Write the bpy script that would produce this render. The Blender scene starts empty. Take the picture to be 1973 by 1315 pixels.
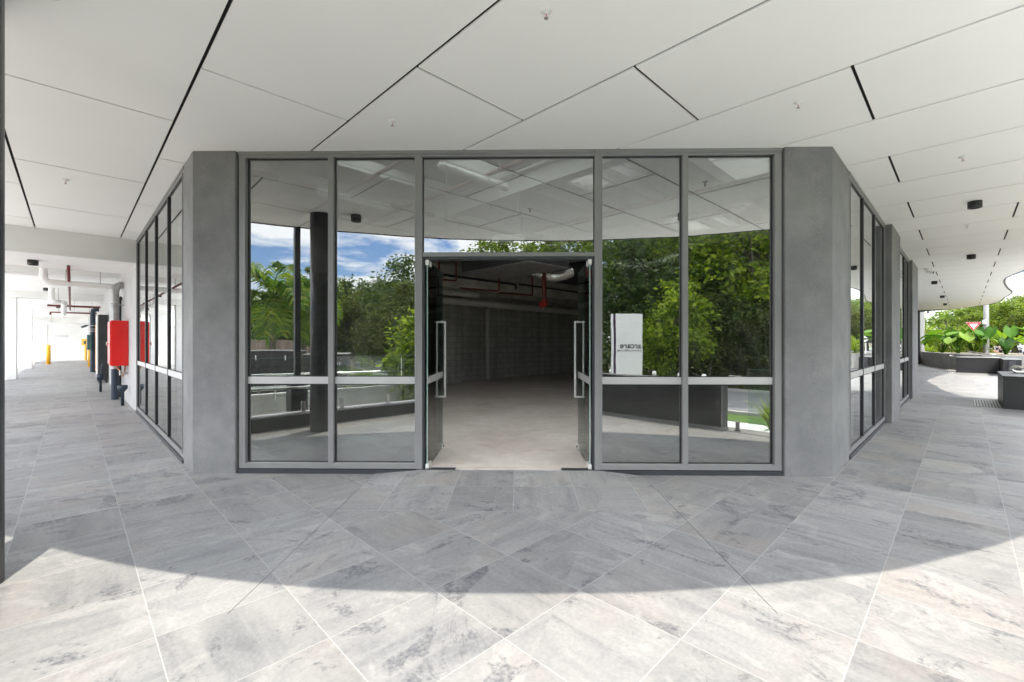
import bpy, bmesh, math, random
from mathutils import Vector, Matrix, noise
R = math.radians
scene = bpy.context.scene
COL = scene.collection
# ---------------------------------------------------------------- frames
EL = Vector((-0.702, 0.712, 0)); ER = Vector((0.712, 0.702, 0)); UP = Vector((0, 0, 1))
A = Vector((-3.404, 4.76, 0)); D = Vector((3.339, 4.65, 0))
def W(s, r, z=0.0): return EL * s + ER * r + UP * z
def sr(x, y): return (-0.702 * x + 0.712 * y, 0.712 * x + 0.702 * y)
SA, RA = sr(A.x, A.y); SD, RD = sr(D.x, D.y)
FD = (D - A).normalized(); FN = Vector((-FD.y, FD.x, 0)); FL = (D - A).length
def frame(o, x, y):
    m = Matrix.Identity(4)
    for i in range(3):
        m[i][0] = x[i]; m[i][1] = y[i]; m[i][2] = UP[i]; m[i][3] = o[i]
    return m
FACE = frame(A, FD, FN)           # along the shopfront, inward, up
LEFT = frame(A, EL, ER)           # along the left wall, inward, up
RIGHT = frame(D, ER, EL)          # along the right wall, inward, up
GRID = frame(Vector((0, 0, 0)), EL, ER)
ID = Matrix.Identity(4)
def Zrot(loc, a=0.0): return Matrix.Translation(Vector(loc)) @ Matrix.Rotation(a, 4, 'Z')

# ---------------------------------------------------------------- materials
def mat_new(name):
    m = bpy.data.materials.new(name); m.use_nodes = True
    nt = m.node_tree; nt.nodes.clear()
    out = nt.nodes.new('ShaderNodeOutputMaterial')
    return m, nt, out
def nd(nt, t, **kw):
    n = nt.nodes.new(t)
    for k, v in kw.items():
        if k in n.inputs: n.inputs[k].default_value = v
        else: setattr(n, k, v)
    return n
def math_(nt, op, a, b=None, clamp=False):
    n = nt.nodes.new('ShaderNodeMath'); n.operation = op; n.use_clamp = clamp
    for i, v in enumerate((a, b)):
        if v is None: continue
        if hasattr(v, 'links') or hasattr(v, 'is_linked'): nt.links.new(v, n.inputs[i])
        else: n.inputs[i].default_value = v
    return n.outputs[0]
def ramp(nt, src, stops):
    n = nt.nodes.new('ShaderNodeValToRGB'); e = n.color_ramp.elements
    while len(e) < len(stops): e.new(0.5)
    for i, (p, c) in enumerate(stops):
        e[i].position = p; e[i].color = (c, c, c, 1) if not isinstance(c, tuple) else (*c, 1)
    nt.links.new(src, n.inputs[0]); return n.outputs[0]
def mixc(nt, fac, a, b, mode='MIX'):
    n = nt.nodes.new('ShaderNodeMix'); n.data_type = 'RGBA'; n.blend_type = mode
    for i, v in ((0, fac), (6, a), (7, b)):
        if isinstance(v, tuple): n.inputs[i].default_value = (*v, 1)
        elif isinstance(v, (int, float)): n.inputs[i].default_value = v
        else: nt.links.new(v, n.inputs[i])
    return n.outputs[2]
def noise_(nt, scale, detail=4, rough=.55, vec=None, dist=0):
    n = nt.nodes.new('ShaderNodeTexNoise'); n.inputs['Scale'].default_value = scale
    n.inputs['Detail'].default_value = detail; n.inputs['Roughness'].default_value = rough
    n.inputs['Distortion'].default_value = dist
    if vec is None:
        g = nt.nodes.new('ShaderNodeNewGeometry'); vec = g.outputs['Position']
    nt.links.new(vec, n.inputs['Vector']); return n.outputs['Fac']
def bump(nt, h, strength, dist=.01):
    n = nt.nodes.new('ShaderNodeBump'); n.inputs['Strength'].default_value = strength
    n.inputs['Distance'].default_value = dist; nt.links.new(h, n.inputs['Height']); return n.outputs[0]
def plain(name, col, rough=.5, metal=0.0, var=.12, vscale=6.0, bmp=0.0, bscale=60.0, spec=.5, coat=0):
    m, nt, out = mat_new(name)
    b = nd(nt, 'ShaderNodeBsdfPrincipled', Roughness=rough, Metallic=metal)
    b.inputs['Specular IOR Level'].default_value = spec
    if coat: b.inputs['Coat Weight'].default_value = coat
    f = noise_(nt, vscale, 5)
    lo = tuple(c * (1 - var) for c in col); hi = tuple(min(1, c * (1 + var)) for c in col)
    nt.links.new(ramp(nt, f, [(.3, lo), (.7, hi)]), b.inputs['Base Color'])
    if bmp: nt.links.new(bump(nt, noise_(nt, bscale, 3), bmp, .004), b.inputs['Normal'])
    nt.links.new(b.outputs[0], out.inputs[0]); return m

M = {}
M['soffit'] = plain('white_soffit_board', (.93, .93, .92), .55, var=.012, vscale=1.2)
M['white'] = plain('white_painted_render', (.82, .82, .81), .6, var=.03, vscale=2, bmp=.05)
M['pvc'] = plain('white_pvc', (.72, .71, .67), .35, var=.05)
M['dark'] = plain('dark_void', (.012, .012, .013), .8, var=.1)
M['frame'] = plain('grey_powdercoat', (.245, .246, .244), .38, .2, var=.04)
M['frame_dark'] = plain('charcoal_powdercoat', (.045, .05, .056), .4, .2, var=.05)
M['gasket'] = plain('black_gasket', (.012, .012, .013), .5)
M['satin'] = plain('satin_steel', (.82, .81, .78), .45, .45, var=.03)
M['rail'] = plain('silver_midrail', (.52, .52, .515), .4, .3, var=.03)
M['palebark'] = plain('pale_bark', (.30, .27, .23), .9, var=.35, vscale=7, bmp=.5, bscale=25)
M['steel'] = plain('brushed_steel', (.72, .71, .68), .22, 1.0, var=.05, vscale=30)
M['galv'] = plain('galvanised_pipe', (.42, .42, .41), .42, .7, var=.25, vscale=9)
M['black'] = plain('black_cladding', (.028, .028, .03), .45, var=.18, vscale=3, bmp=.05)
M['blackpipe'] = plain('black_pipe', (.018, .018, .02), .4)
M['column'] = plain('charcoal_column', (.05, .053, .06), .35, var=.15, vscale=4, bmp=.08, bscale=90)
M['red'] = plain('red_enamel', (.78, .012, .010), .35, var=.03, coat=.2)
M['valvered'] = plain('valve_red', (.38, .02, .015), .5)
M['redpipe'] = plain('red_pipe', (.15, .026, .02), .5, var=.2)
M['yellow'] = plain('yellow_enamel', (.80, .43, .015), .4, var=.06)
M['bluepipe'] = plain('blue_grey_pipe', (.022, .038, .058), .45)
M['teal'] = plain('teal_meter', (.06, .13, .13), .5)
M['copper'] = plain('copper_pipe', (.55, .28, .15), .35, .9)
M['concrete'] = plain('pale_concrete', (.50, .49, .465), .8, var=.16, vscale=2.2, bmp=.15, bscale=40)
M['whitepath'] = plain('light_concrete_path', (.76, .75, .72), .8, var=.08, vscale=1.5, bmp=.1)
M['beam'] = plain('raw_concrete_beam', (.50, .485, .44), .85, var=.22, vscale=2.5, bmp=.2, bscale=30)
M['coping'] = plain('grey_coping', (.40, .40, .40), .6, var=.08)
M['asphalt'] = plain('asphalt', (.21, .21, .212), .9, var=.22, vscale=3.5, bmp=.4, bscale=150)
M['lawn'] = plain('lawn_grass', (.075, .16, .018), .9, var=.4, vscale=14, bmp=.8, bscale=120)
M['soil'] = plain('leaf_litter', (.16, .135, .09), .95, var=.4, vscale=3, bmp=.6)
M['bark'] = plain('bark', (.13, .115, .095), .9, var=.35, vscale=8, bmp=.6, bscale=25)
M['redpath'] = plain('red_footpath', (.32, .13, .085), .85, var=.15)
M['rooftile'] = plain('dark_roof_tiles', (.06, .06, .065), .6, var=.2, vscale=12)
M['redbrick'] = plain('red_brick', (.22, .05, .035), .8, var=.2, vscale=20)
M['signwhite'] = plain('sign_white', (.66, .68, .66), .4, var=.02)
M['signred'] = plain('sign_red', (.55, .015, .02), .4)
M['purple'] = plain('purple_stripe', (.05, .015, .06), .4)
M['ink'] = plain('black_lettering', (.012, .012, .014), .5)
M['letterwhite'] = plain('white_lettering', (.8, .8, .8), .5)
M['foil'] = plain('insulation_foil', (.5, .5, .48), .5, .2, var=.3, vscale=7, bmp=.7, bscale=9)
M['whitesteel'] = plain('white_painted_steel', (.50, .50, .48), .5, var=.06)
M['diffuser'] = plain('acrylic_diffuser', (.85, .85, .84), .3, var=.01)
M['duct'] = plain('duct_dark', (.07, .07, .07), .5, .3, var=.2)
M['carwhite'] = plain('car_paint_silver', (.55, .56, .58), .25, .3, var=.02, coat=.6)

def m_render_grey():
    m, nt, out = mat_new('grey_texture_render')
    b = nd(nt, 'ShaderNodeBsdfPrincipled', Roughness=.75)
    f1 = noise_(nt, 2.2, 6, .6); f2 = noise_(nt, 180, 3, .6)
    g = nt.nodes.new('ShaderNodeNewGeometry'); mp = nt.nodes.new('ShaderNodeMapping')
    mp.inputs['Scale'].default_value = (9, 9, .5); nt.links.new(g.outputs['Position'], mp.inputs['Vector'])
    f3 = noise_(nt, 1.6, 4, .6, mp.outputs[0])
    c = ramp(nt, f1, [(.32, (.115, .117, .121)), (.68, (.22, .22, .217))])
    c = mixc(nt, .08, c, ramp(nt, f3, [(.35, (.15, .15, .15)), (.65, (.28, .28, .275))]))
    c = mixc(nt, .22, c, ramp(nt, f2, [(.35, (.10, .10, .10)), (.7, (.48, .48, .48))]))
    nt.links.new(c, b.inputs['Base Color'])
    nt.links.new(bump(nt, f2, .45, .003), b.inputs['Normal'])
    nt.links.new(b.outputs[0], out.inputs[0]); return m
M['pier'] = m_render_grey()

def m_glass(name, base, tint, refl=True, wave=.0007):
    m, nt, out = mat_new(name)
    tr = nd(nt, 'ShaderNodeBsdfTransparent'); tr.inputs[0].default_value = (*tint, 1)
    if not refl:
        nt.links.new(tr.outputs[0], out.inputs[0]); return m
    gl = nd(nt, 'ShaderNodeBsdfGlossy', Roughness=0.0); gl.inputs[0].default_value = (.93, .95, .94, 1)
    if base > .2 and wave:                                   # faint float-glass waviness
        bp = nt.nodes.new('ShaderNodeBump'); bp.inputs['Strength'].default_value = 1.0; bp.inputs['Distance'].default_value = wave
        nt.links.new(noise_(nt, 1.7, 2, .4), bp.inputs['Height']); nt.links.new(bp.outputs[0], gl.inputs['Normal'])
    fr = nd(nt, 'ShaderNodeFresnel', IOR=1.5)
    fac = math_(nt, 'ADD', math_(nt, 'MULTIPLY', fr.outputs[0], 1 - base), base, True)
    mx = nd(nt, 'ShaderNodeMixShader'); nt.links.new(fac, mx.inputs[0])
    nt.links.new(tr.outputs[0], mx.inputs[1]); nt.links.new(gl.outputs[0], mx.inputs[2])
    if base > .2:                                            # a film of dust and smears
        df = nd(nt, 'ShaderNodeBsdfDiffuse'); df.inputs[0].default_value = (.7, .7, .68, 1)
        g2 = nt.nodes.new('ShaderNodeNewGeometry'); mp = nt.nodes.new('ShaderNodeMapping'); mp.inputs['Scale'].default_value = (1.6, 1.6, .5); nt.links.new(g2.outputs['Position'], mp.inputs['Vector'])
        dm = ramp(nt, noise_(nt, 2.2, 8, .7, mp.outputs[0], .8), [(.48, 0.004), (.75, .05)])
        m2 = nd(nt, 'ShaderNodeMixShader'); nt.links.new(dm, m2.inputs[0]); nt.links.new(mx.outputs[0], m2.inputs[1]); nt.links.new(df.outputs[0], m2.inputs[2]); mx = m2
    nt.links.new(mx.outputs[0], out.inputs[0]); return m
M['glass'] = m_glass('tinted_reflective_glass', .32, (.22, .24, .225))
M['glass_side'] = m_glass('tinted_reflective_glass_side', .45, (.5, .52, .51), True, .00012)
M['glass_in'] = m_glass('glass_inner_face', 0, (.97, .98, .97), False)
M['glass_clear'] = m_glass('clear_door_glass', .03, (.86, .90, .88))
M['glass_fence'] = m_glass('clear_fence_glass', .03, (.93, .97, .95))
M['glass_edge'] = plain('green_glass_edge', (.30, .42, .38), .2)

def m_tiles(name, T, s0, r0, ax, ay, grout=.0026):
    """square stone tiles: pattern in the (ax, ay) directions of the ground"""
    m, nt, out = mat_new(name)
    b = nd(nt, 'ShaderNodeBsdfPrincipled', Roughness=.5)
    g = nt.nodes.new('ShaderNodeNewGeometry'); P = g.outputs['Position']
    def dot(v):
        n = nt.nodes.new('ShaderNodeVectorMath'); n.operation = 'DOT_PRODUCT'
        nt.links.new(P, n.inputs[0]); n.inputs[1].default_value = v; return n.outputs['Value']
    u = math_(nt, 'DIVIDE', math_(nt, 'SUBTRACT', dot(ax), s0), T)
    v = math_(nt, 'DIVIDE', math_(nt, 'SUBTRACT', dot(ay), r0), T)
    iu = math_(nt, 'FLOOR', u); iv = math_(nt, 'FLOOR', v)
    fu = math_(nt, 'FRACT', u); fv = math_(nt, 'FRACT', v)
    def edge(f): return math_(nt, 'MINIMUM', f, math_(nt, 'SUBTRACT', 1.0, f))
    e = math_(nt, 'MINIMUM', edge(fu), edge(fv))
    gr = math_(nt, 'LESS_THAN', e, grout / T)
    cid = nt.nodes.new('ShaderNodeCombineXYZ'); nt.links.new(iu, cid.inputs[0]); nt.links.new(iv, cid.inputs[1])
    wn = nt.nodes.new('ShaderNodeTexWhiteNoise'); wn.noise_dimensions = '3D'; nt.links.new(cid.outputs[0], wn.inputs['Vector'])
    off = nt.nodes.new('ShaderNodeVectorMath'); off.operation = 'SCALE'; off.inputs['Scale'].default_value = 37.0
    nt.links.new(wn.outputs['Color'], off.inputs[0])
    cv = nt.nodes.new('ShaderNodeCombineXYZ'); nt.links.new(dot(ax), cv.inputs[0]); nt.links.new(dot(ay), cv.inputs[1])
    add = nt.nodes.new('ShaderNodeVectorMath'); add.operation = 'ADD'
    nt.links.new(cv.outputs[0], add.inputs[0]); nt.links.new(off.outputs[0], add.inputs[1])
    vec = add.outputs[0]
    def stretched(sx, sy, scale, det, rough, dist):
        mp = nt.nodes.new('ShaderNodeMapping'); mp.inputs['Scale'].default_value = (sx, sy, 1)
        mp.inputs['Rotation'].default_value = (0, 0, R(7)); nt.links.new(vec, mp.inputs['Vector'])
        return noise_(nt, scale, det, rough, mp.outputs[0], dist)
    sa = stretched(1.0, .16, 9, 8, .62, .5); sb = stretched(.16, 1.0, 9, 8, .62, .5)
    pick = math_(nt, 'GREATER_THAN', dot(Vector((1, -.35, 0))), -.6)
    pick = math_(nt, 'ABSOLUTE', math_(nt, 'SUBTRACT', pick, math_(nt, 'LESS_THAN', wn.outputs['Value'], .18)))
    ms = nt.nodes.new('ShaderNodeMix'); ms.data_type = 'FLOAT'; nt.links.new(pick, ms.inputs[0]); nt.links.new(sa, ms.inputs[2]); nt.links.new(sb, ms.inputs[3])
    streak = ms.outputs[0]
    big = noise_(nt, 1.5, 7, .6, vec, .9)
    fine = noise_(nt, 46, 6, .7, vec)
    patch = noise_(nt, 1.7, 10, .72, vec, 1.3)
    lpatch = noise_(nt, 2.3, 9, .7, vec, 1.0)
    warm = noise_(nt, 1.2, 4, .5, vec, .6)
    c = ramp(nt, big, [(.3, (.265, .268, .274)), (.5, (.335, .335, .333)), (.7, (.405, .40, .39))])
    c = mixc(nt, .5, c, ramp(nt, streak, [(.32, (.17, .176, .19)), (.48, (.335, .335, .333)), (.66, (.45, .442, .425))]))
    c = mixc(nt, math_(nt, 'MULTIPLY', ramp(nt, warm, [(.5, 0.0), (.66, 1.0)]), .32), c, (.47, .385, .33))
    c = mixc(nt, math_(nt, 'MULTIPLY', ramp(nt, lpatch, [(.54, 0.0), (.62, 1.0)]), .48), c, (.52, .51, .485))
    dk = ramp(nt, patch, [(.565, 0.0), (.605, 1.0)])
    spk = ramp(nt, fine, [(.40, 1.0), (.60, .30)])
    c = mixc(nt, math_(nt, 'MULTIPLY', math_(nt, 'MULTIPLY', dk, spk), .85), c, (.115, .122, .142))
    vein = noise_(nt, 1.6, 9, .7, vec, 1.8)
    vl = ramp(nt, math_(nt, 'ABSOLUTE', math_(nt, 'SUBTRACT', vein, .5)), [(0.0, 1.0), (.010, 0.0)])
    vm = ramp(nt, noise_(nt, 2.0, 3, .5, vec), [(.53, 0.0), (.62, 1.0)])
    c = mixc(nt, math_(nt, 'MULTIPLY', math_(nt, 'MULTIPLY', vl, vm), .65), c, (.08, .085, .095))
    c = mixc(nt, .15, c, ramp(nt, fine, [(.36, (.13, .13, .14)), (.64, (.58, .575, .56))]))
    bright = math_(nt, 'ADD', math_(nt, 'MULTIPLY', wn.outputs['Value'], .16), .63)
    cc = nt.nodes.new('ShaderNodeVectorMath'); cc.operation = 'SCALE'
    nt.links.new(c, cc.inputs[0]); nt.links.new(bright, cc.inputs['Scale'])
    c = mixc(nt, math_(nt, 'MULTIPLY', gr, .6), cc.outputs[0], (.40, .395, .385))
    nt.links.new(c, b.inputs['Base Color'])
    h = math_(nt, 'ADD', math_(nt, 'MULTIPLY', fine, .25), math_(nt, 'MULTIPLY', streak, .9))
    h = math_(nt, 'SUBTRACT', h, math_(nt, 'MULTIPLY', gr, .6))
    nt.links.new(bump(nt, h, .35, .006), b.inputs['Normal'])
    nt.links.new(ramp(nt, big, [(.3, .42), (.7, .62)]), b.inputs['Roughness'])
    nt.links.new(b.outputs[0], out.inputs[0]); return m
M['tiles'] = m_tiles('grey_stone_tiles', .5865, 2.113, 2.042, EL, ER)
M['tiles_entry'] = m_tiles('grey_stone_tiles_entrance', .5625, -.614 - .5625 * 4, 3.69, Vector((1, -.0163, 0)), Vector((.0163, 1, 0)))

def m_floor_in():
    m, nt, out = mat_new('interior_concrete_floor')
    b = nd(nt, 'ShaderNodeBsdfPrincipled', Roughness=.7)
    f1 = noise_(nt, .9, 7, .6, None, .6); f2 = noise_(nt, 5, 6, .65); f3 = noise_(nt, 2.1, 5, .6, None, 1.5)
    c = ramp(nt, f1, [(.3, (.46, .40, .34)), (.55, (.58, .525, .465)), (.75, (.68, .64, .59))])
    c = mixc(nt, .3, c, ramp(nt, f2, [(.3, (.28, .25, .22)), (.7, (.6, .57, .53))]))
    c = mixc(nt, math_(nt, 'MULTIPLY', ramp(nt, f3, [(.58, 0.0), (.68, 1.0)]), .35), c, (.42, .28, .18))
    nt.links.new(c, b.inputs['Base Color']); nt.links.new(b.outputs[0], out.inputs[0]); return m
M['floor_in'] = m_floor_in()

def m_block():
    m, nt, out = mat_new('concrete_blockwork')
    b = nd(nt, 'ShaderNodeBsdfPrincipled', Roughness=.9)
    g = nt.nodes.new('ShaderNodeNewGeometry'); sep = nt.nodes.new('ShaderNodeSeparateXYZ')
    nt.links.new(g.outputs['Position'], sep.inputs[0])
    n = nt.nodes.new('ShaderNodeVectorMath'); n.operation = 'DOT_PRODUCT'; nt.links.new(g.outputs['Position'], n.inputs[0]); n.inputs[1].default_value = ER
    cv = nt.nodes.new('ShaderNodeCombineXYZ'); nt.links.new(n.outputs['Value'], cv.inputs[0]); nt.links.new(sep.outputs[2], cv.inputs[1])
    br = nt.nodes.new('ShaderNodeTexBrick'); nt.links.new(cv.outputs[0], br.inputs['Vector'])
    br.inputs['Scale'].default_value = 1; br.inputs['Brick Width'].default_value = .4; br.inputs['Row Height'].default_value = .2
    br.inputs['Mortar Size'].default_value = .009; br.inputs['Color1'].default_value = (.52, .51, .48, 1)
    br.inputs['Color2'].default_value = (.60, .59, .56, 1); br.inputs['Mortar'].default_value = (.38, .375, .355, 1)
    mp = nt.nodes.new('ShaderNodeMapping'); mp.inputs['Scale'].default_value = (3.2, .25, 1); nt.links.new(cv.outputs[0], mp.inputs['Vector'])
    st = noise_(nt, 1, 6, .65, mp.outputs[0], .4)
    c = mixc(nt, .6, br.outputs['Color'], ramp(nt, st, [(.3, (.42, .41, .38)), (.62, (1, 1, 1))]), 'MULTIPLY')
    nt.links.new(c, b.inputs['Base Color']); nt.links.new(b.outputs[0], out.inputs[0]); return m
M['block'] = m_block()

def m_leaf(name, c1, c2, c3, trans=.45):
    m, nt, out = mat_new(name)
    g = nt.nodes.new('ShaderNodeNewGeometry')
    c = ramp(nt, g.outputs['Random Per Island'], [(0.0, c1), (.5, c2), (1.0, c3)])
    d = nd(nt, 'ShaderNodeBsdfPrincipled', Roughness=.5); d.inputs['Specular IOR Level'].default_value = .25
    t = nd(nt, 'ShaderNodeBsdfTranslucent')
    nt.links.new(c, d.inputs['Base Color'])
    tc = mixc(nt, 1.0, c, (1.25, 1.3, .55), 'MULTIPLY')
    nt.links.new(tc, t.inputs[0])
    mx = nd(nt, 'ShaderNodeMixShader'); mx.inputs[0].default_value = trans
    nt.links.new(d.outputs[0], mx.inputs[1]); nt.links.new(t.outputs[0], mx.inputs[2])
    nt.links.new(mx.outputs[0], out.inputs[0]); return m
M['leaf_bright'] = m_leaf('leaf_bright', (.07, .125, .012), (.17, .26, .022), (.36, .43, .05), .5)
M['leaf_mid'] = m_leaf('leaf_mid', (.04, .075, .012), (.10, .155, .02), (.22, .27, .04), .45)
M['leaf_dark'] = m_leaf('leaf_dark', (.022, .05, .012), (.05, .09, .022), (.10, .14, .04), .4)
M['leaf_olive'] = m_leaf('leaf_olive', (.06, .085, .025), (.10, .13, .04), (.17, .19, .07), .4)
M['leaf_palm'] = m_leaf('leaf_palm', (.05, .12, .015), (.10, .20, .02), (.24, .27, .03), .5)
M['leaf_alocasia'] = m_leaf('leaf_alocasia', (.025, .085, .010), (.075, .18, .015), (.20, .30, .03), .35)
M['leaf_cordyline'] = m_leaf('leaf_cordyline', (.05, .02, .03), (.12, .04, .05), (.16, .14, .08), .3)
M['twig'] = plain('grey_twigs', (.22, .20, .17), .9)

def m_fence():
    m, nt, out = mat_new('weathered_palings')
    b = nd(nt, 'ShaderNodeBsdfPrincipled', Roughness=.9)
    g = nt.nodes.new('ShaderNodeNewGeometry'); mp = nt.nodes.new('ShaderNodeMapping')
    mp.inputs['Scale'].default_value = (7, 7, .4); nt.links.new(g.outputs['Position'], mp.inputs['Vector'])
    nt.links.new(ramp(nt, noise_(nt, 1, 4, .6, mp.outputs[0]), [(.3, (.13, .10, .08)), (.7, (.30, .25, .21))]), b.inputs['Base Color'])
    nt.links.new(b.outputs[0], out.inputs[0]); return m
M['palings'] = m_fence()

# ---------------------------------------------------------------- mesh helper
class MB:
    def __init__(self, m=ID): self.v = []; self.f = []; self.mi = []; self.m = m; self.sm = []
    def add(self, verts, faces, mi=0, smooth=False):
        o = len(self.v)
        self.v += [self.m @ Vector(p) for p in verts]
        for f in faces: self.f.append(tuple(i + o for i in f)); self.mi.append(mi); self.sm.append(smooth)
        return self
    def box(self, x0, x1, y0, y1, z0, z1, mi=0):
        v = [(x, y, z) for z in (z0, z1) for y in (y0, y1) for x in (x0, x1)]
        return self.add(v, [(0, 2, 3, 1), (4, 5, 7, 6), (0, 1, 5, 4), (2, 6, 7, 3), (0, 4, 6, 2), (1, 3, 7, 5)], mi)
    def prism(self, poly, z0, z1, mi=0, miside=None, mitop=None):
        n = len(poly); v = [(p[0], p[1], z0) for p in poly] + [(p[0], p[1], z1) for p in poly]
        self.add(v, [tuple(range(n))], mi); o = len(self.v) - 2 * n
        self.f.append(tuple(o + n + i for i in range(n))); self.mi.append(mi if mitop is None else mitop); self.sm.append(False)
        for i in range(n):
            j = (i + 1) % n
            self.f.append((o + i, o + j, o + n + j, o + n + i)); self.mi.append(mi if miside is None else miside); self.sm.append(False)
        return self
    def tube(self, pts, r, n=10, cap=True, mi=0, smooth=True):
        pts = [Vector(p) for p in pts]; rs = r if isinstance(r, (list, tuple)) else [r] * len(pts)
        t0 = (pts[1] - pts[0]).normalized()
        up = Vector((0, 0, 1)) if abs(t0.z) < .9 else Vector((1, 0, 0))
        x = t0.cross(up).normalized(); rings = []
        for i, p in enumerate(pts):
            if i == 0: t = t0
            elif i == len(pts) - 1: t = (pts[i] - pts[i - 1]).normalized()
            else: t = ((pts[i + 1] - p).normalized() + (p - pts[i - 1]).normalized())
            if t.length < 1e-6: t = t0
            t.normalize(); x = (x - t * x.dot(t)).normalized(); y = t.cross(x)
            rings.append([p + (x * math.cos(a) + y * math.sin(a)) * rs[i] for a in [2 * math.pi * k / n for k in range(n)]])
        v = [q for rg in rings for q in rg]; f = []
        for i in range(len(pts) - 1):
            for k in range(n):
                f.append((i * n + k, i * n + (k + 1) % n, (i + 1) * n + (k + 1) % n, (i + 1) * n + k))
        self.add(v, f, mi, smooth)
        if cap: self.add(rings[0], [tuple(range(n))], mi); self.add(rings[-1], [tuple(range(n))], mi)
        return self
    def lathe(self, prof, c=(0, 0), n=24, mi=0, smooth=True):
        v = []; f = []
        for (r, z) in prof:
            for k in range(n):
                a = 2 * math.pi * k / n; v.append((c[0] + r * math.cos(a), c[1] + r * math.sin(a), z))
        for i in range(len(prof) - 1):
            for k in range(n): f.append((i * n + k, i * n + (k + 1) % n, (i + 1) * n + (k + 1) % n, (i + 1) * n + k))
        self.add(v, f, mi, smooth)
        o = len(self.v) - len(v)
        for i in (0, len(prof) - 1):
            if prof[i][0] > 1e-4:
                self.f.append(tuple(o + i * n + k for k in range(n))); self.mi.append(mi); self.sm.append(False)
        return self

def root_loc(o):
    while o.parent: o = o.parent
    return o.location.copy()
def build(mb, name, mats, parent=None, loc=(0, 0, 0), bevel=0, recalc=True):
    o0 = root_loc(parent) if parent else Vector(loc)
    me = bpy.data.meshes.new(name)
    me.from_pydata([tuple(p - o0) for p in mb.v], [], mb.f)
    for mt in (mats if isinstance(mats, list) else [mats]): me.materials.append(mt)
    me.polygons.foreach_set('material_index', mb.mi); me.polygons.foreach_set('use_smooth', mb.sm)
    if recalc:
        bm = bmesh.new(); bm.from_mesh(me); bmesh.ops.recalc_face_normals(bm, faces=bm.faces); bm.to_mesh(me); bm.free()
    me.update()
    ob = bpy.data.objects.new(name, me); COL.objects.link(ob)
    if parent: ob.parent = parent
    else: ob.location = o0
    if bevel:
        md = ob.modifiers.new('edge', 'BEVEL'); md.width = bevel; md.segments = 2; md.limit_method = 'ANGLE'; md.angle_limit = R(50)
    return ob
def tag(o, label=None, cat=None, group=None, kind=None):
    if label: o['label'] = label
    if cat: o['category'] = cat
    if group: o['group'] = group
    if kind: o['kind'] = kind
    return o
def thing(name, label, cat, loc=(0, 0, 0), group=None):
    o = bpy.data.objects.new(name, None); COL.objects.link(o); o.location = loc; o.empty_display_size = .2
    return tag(o, label, cat, group)
def struct(mb, name, mats, kind='structure', label=None):
    o = build(mb, name, mats); tag(o, kind=kind)
    if label: o['label'] = label
    return o
def copy_tree(o, parent=None):
    c = o.copy(); COL.objects.link(c)
    if parent: c.parent = parent
    for ch in o.children: copy_tree(ch, c)
    return c
def place(proto, used, loc, rz=0, scale=1, label=None):
    """first use moves the prototype itself, later uses copy it"""
    o = proto if not used.get(proto.name) else copy_tree(proto)
    used[proto.name] = True
    o.location = loc; o.rotation_euler = (0, 0, rz); o.scale = (scale, scale, scale) if not isinstance(scale, tuple) else scale
    if label: o['label'] = label
    return o
USED = {}
def text_mesh(txt, size, depth=.004, font_bold=False):
    cu = bpy.data.curves.new('lettering', 'FONT'); cu.body = txt; cu.size = size; cu.extrude = depth; cu.align_x = 'LEFT'
    if font_bold: cu.offset = size * .010
    ob = bpy.data.objects.new('lettering_source', cu); COL.objects.link(ob)
    dg = bpy.context.evaluated_depsgraph_get(); me = bpy.data.meshes.new_from_object(ob.evaluated_get(dg))
    bpy.data.objects.remove(ob); bpy.data.curves.remove(cu); return me
def lettering(txt, size, mat, parent, origin, xdir, ydir=UP, bold=False, name='lettering'):
    """raised letters standing on a face: origin is the lower left corner, xdir the reading direction"""
    me = text_mesh(txt, size, .003, bold); me.materials.clear(); me.materials.append(mat)
    x = Vector(xdir).normalized(); y = Vector(ydir); n = x.cross(y); o0 = Vector(origin) - root_loc(parent)
    for v in me.vertices: v.co = o0 + x * v.co.x + y * v.co.y + n * v.co.z
    ob = bpy.data.objects.new(name, me); COL.objects.link(ob); ob.parent = parent; return ob
# ================================================================ SETTING
def sstep(a, b, x):
    t = max(0, min(1, (x - a) / (b - a))); return t * t * (3 - 2 * t)
def ground_z(s, r):
    z = -.62 + .56 * max(sstep(9, 34, r), sstep(5, 12, s))
    return z + .0045 * max(0, r - 70)
def sheet(name, s0, s1, r0, r1, dz, mat, step=3.0, far=False):
    mb = MB(GRID); ns = max(1, int((s1 - s0) / step)); nr = max(1, int((r1 - r0) / step)); v = []
    for i in range(ns + 1):
        for j in range(nr + 1):
            s = s0 + (s1 - s0) * i / ns; r = r0 + (r1 - r0) * j / nr; v.append((s, r, ground_z(s, r) + dz))
    f = [(i * (nr + 1) + j, (i + 1) * (nr + 1) + j, (i + 1) * (nr + 1) + j + 1, i * (nr + 1) + j + 1) for i in range(ns) for j in range(nr)]
    mb.add(v, f); return struct(mb, name, mat)
sheet('ground', -400, 300, -300, 500, -.012, M['soil'], 9.0)
sheet('road', -12.5, -6.55, -160, 300, .004, M['asphalt'])
sheet('grass_verge', -6.38, -5.2, -60, 60, .012, M['lawn'])
sheet('grass', -15.0, -12.7, -60, 200, .010, M['lawn'])
sheet('footpath', -5.2, -1.05, -8, 31, .004, M['whitepath'])
sheet('side_road', -6.5, -3.6, 46, 260, .010, M['asphalt'])
sheet('red_footpath', -3.5, -1.2, 47, 260, .008, M['redpath'])
sheet('driveway', 8, 60, -30, -2.7, .05, M['whitepath'])
mb = MB(GRID)
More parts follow.
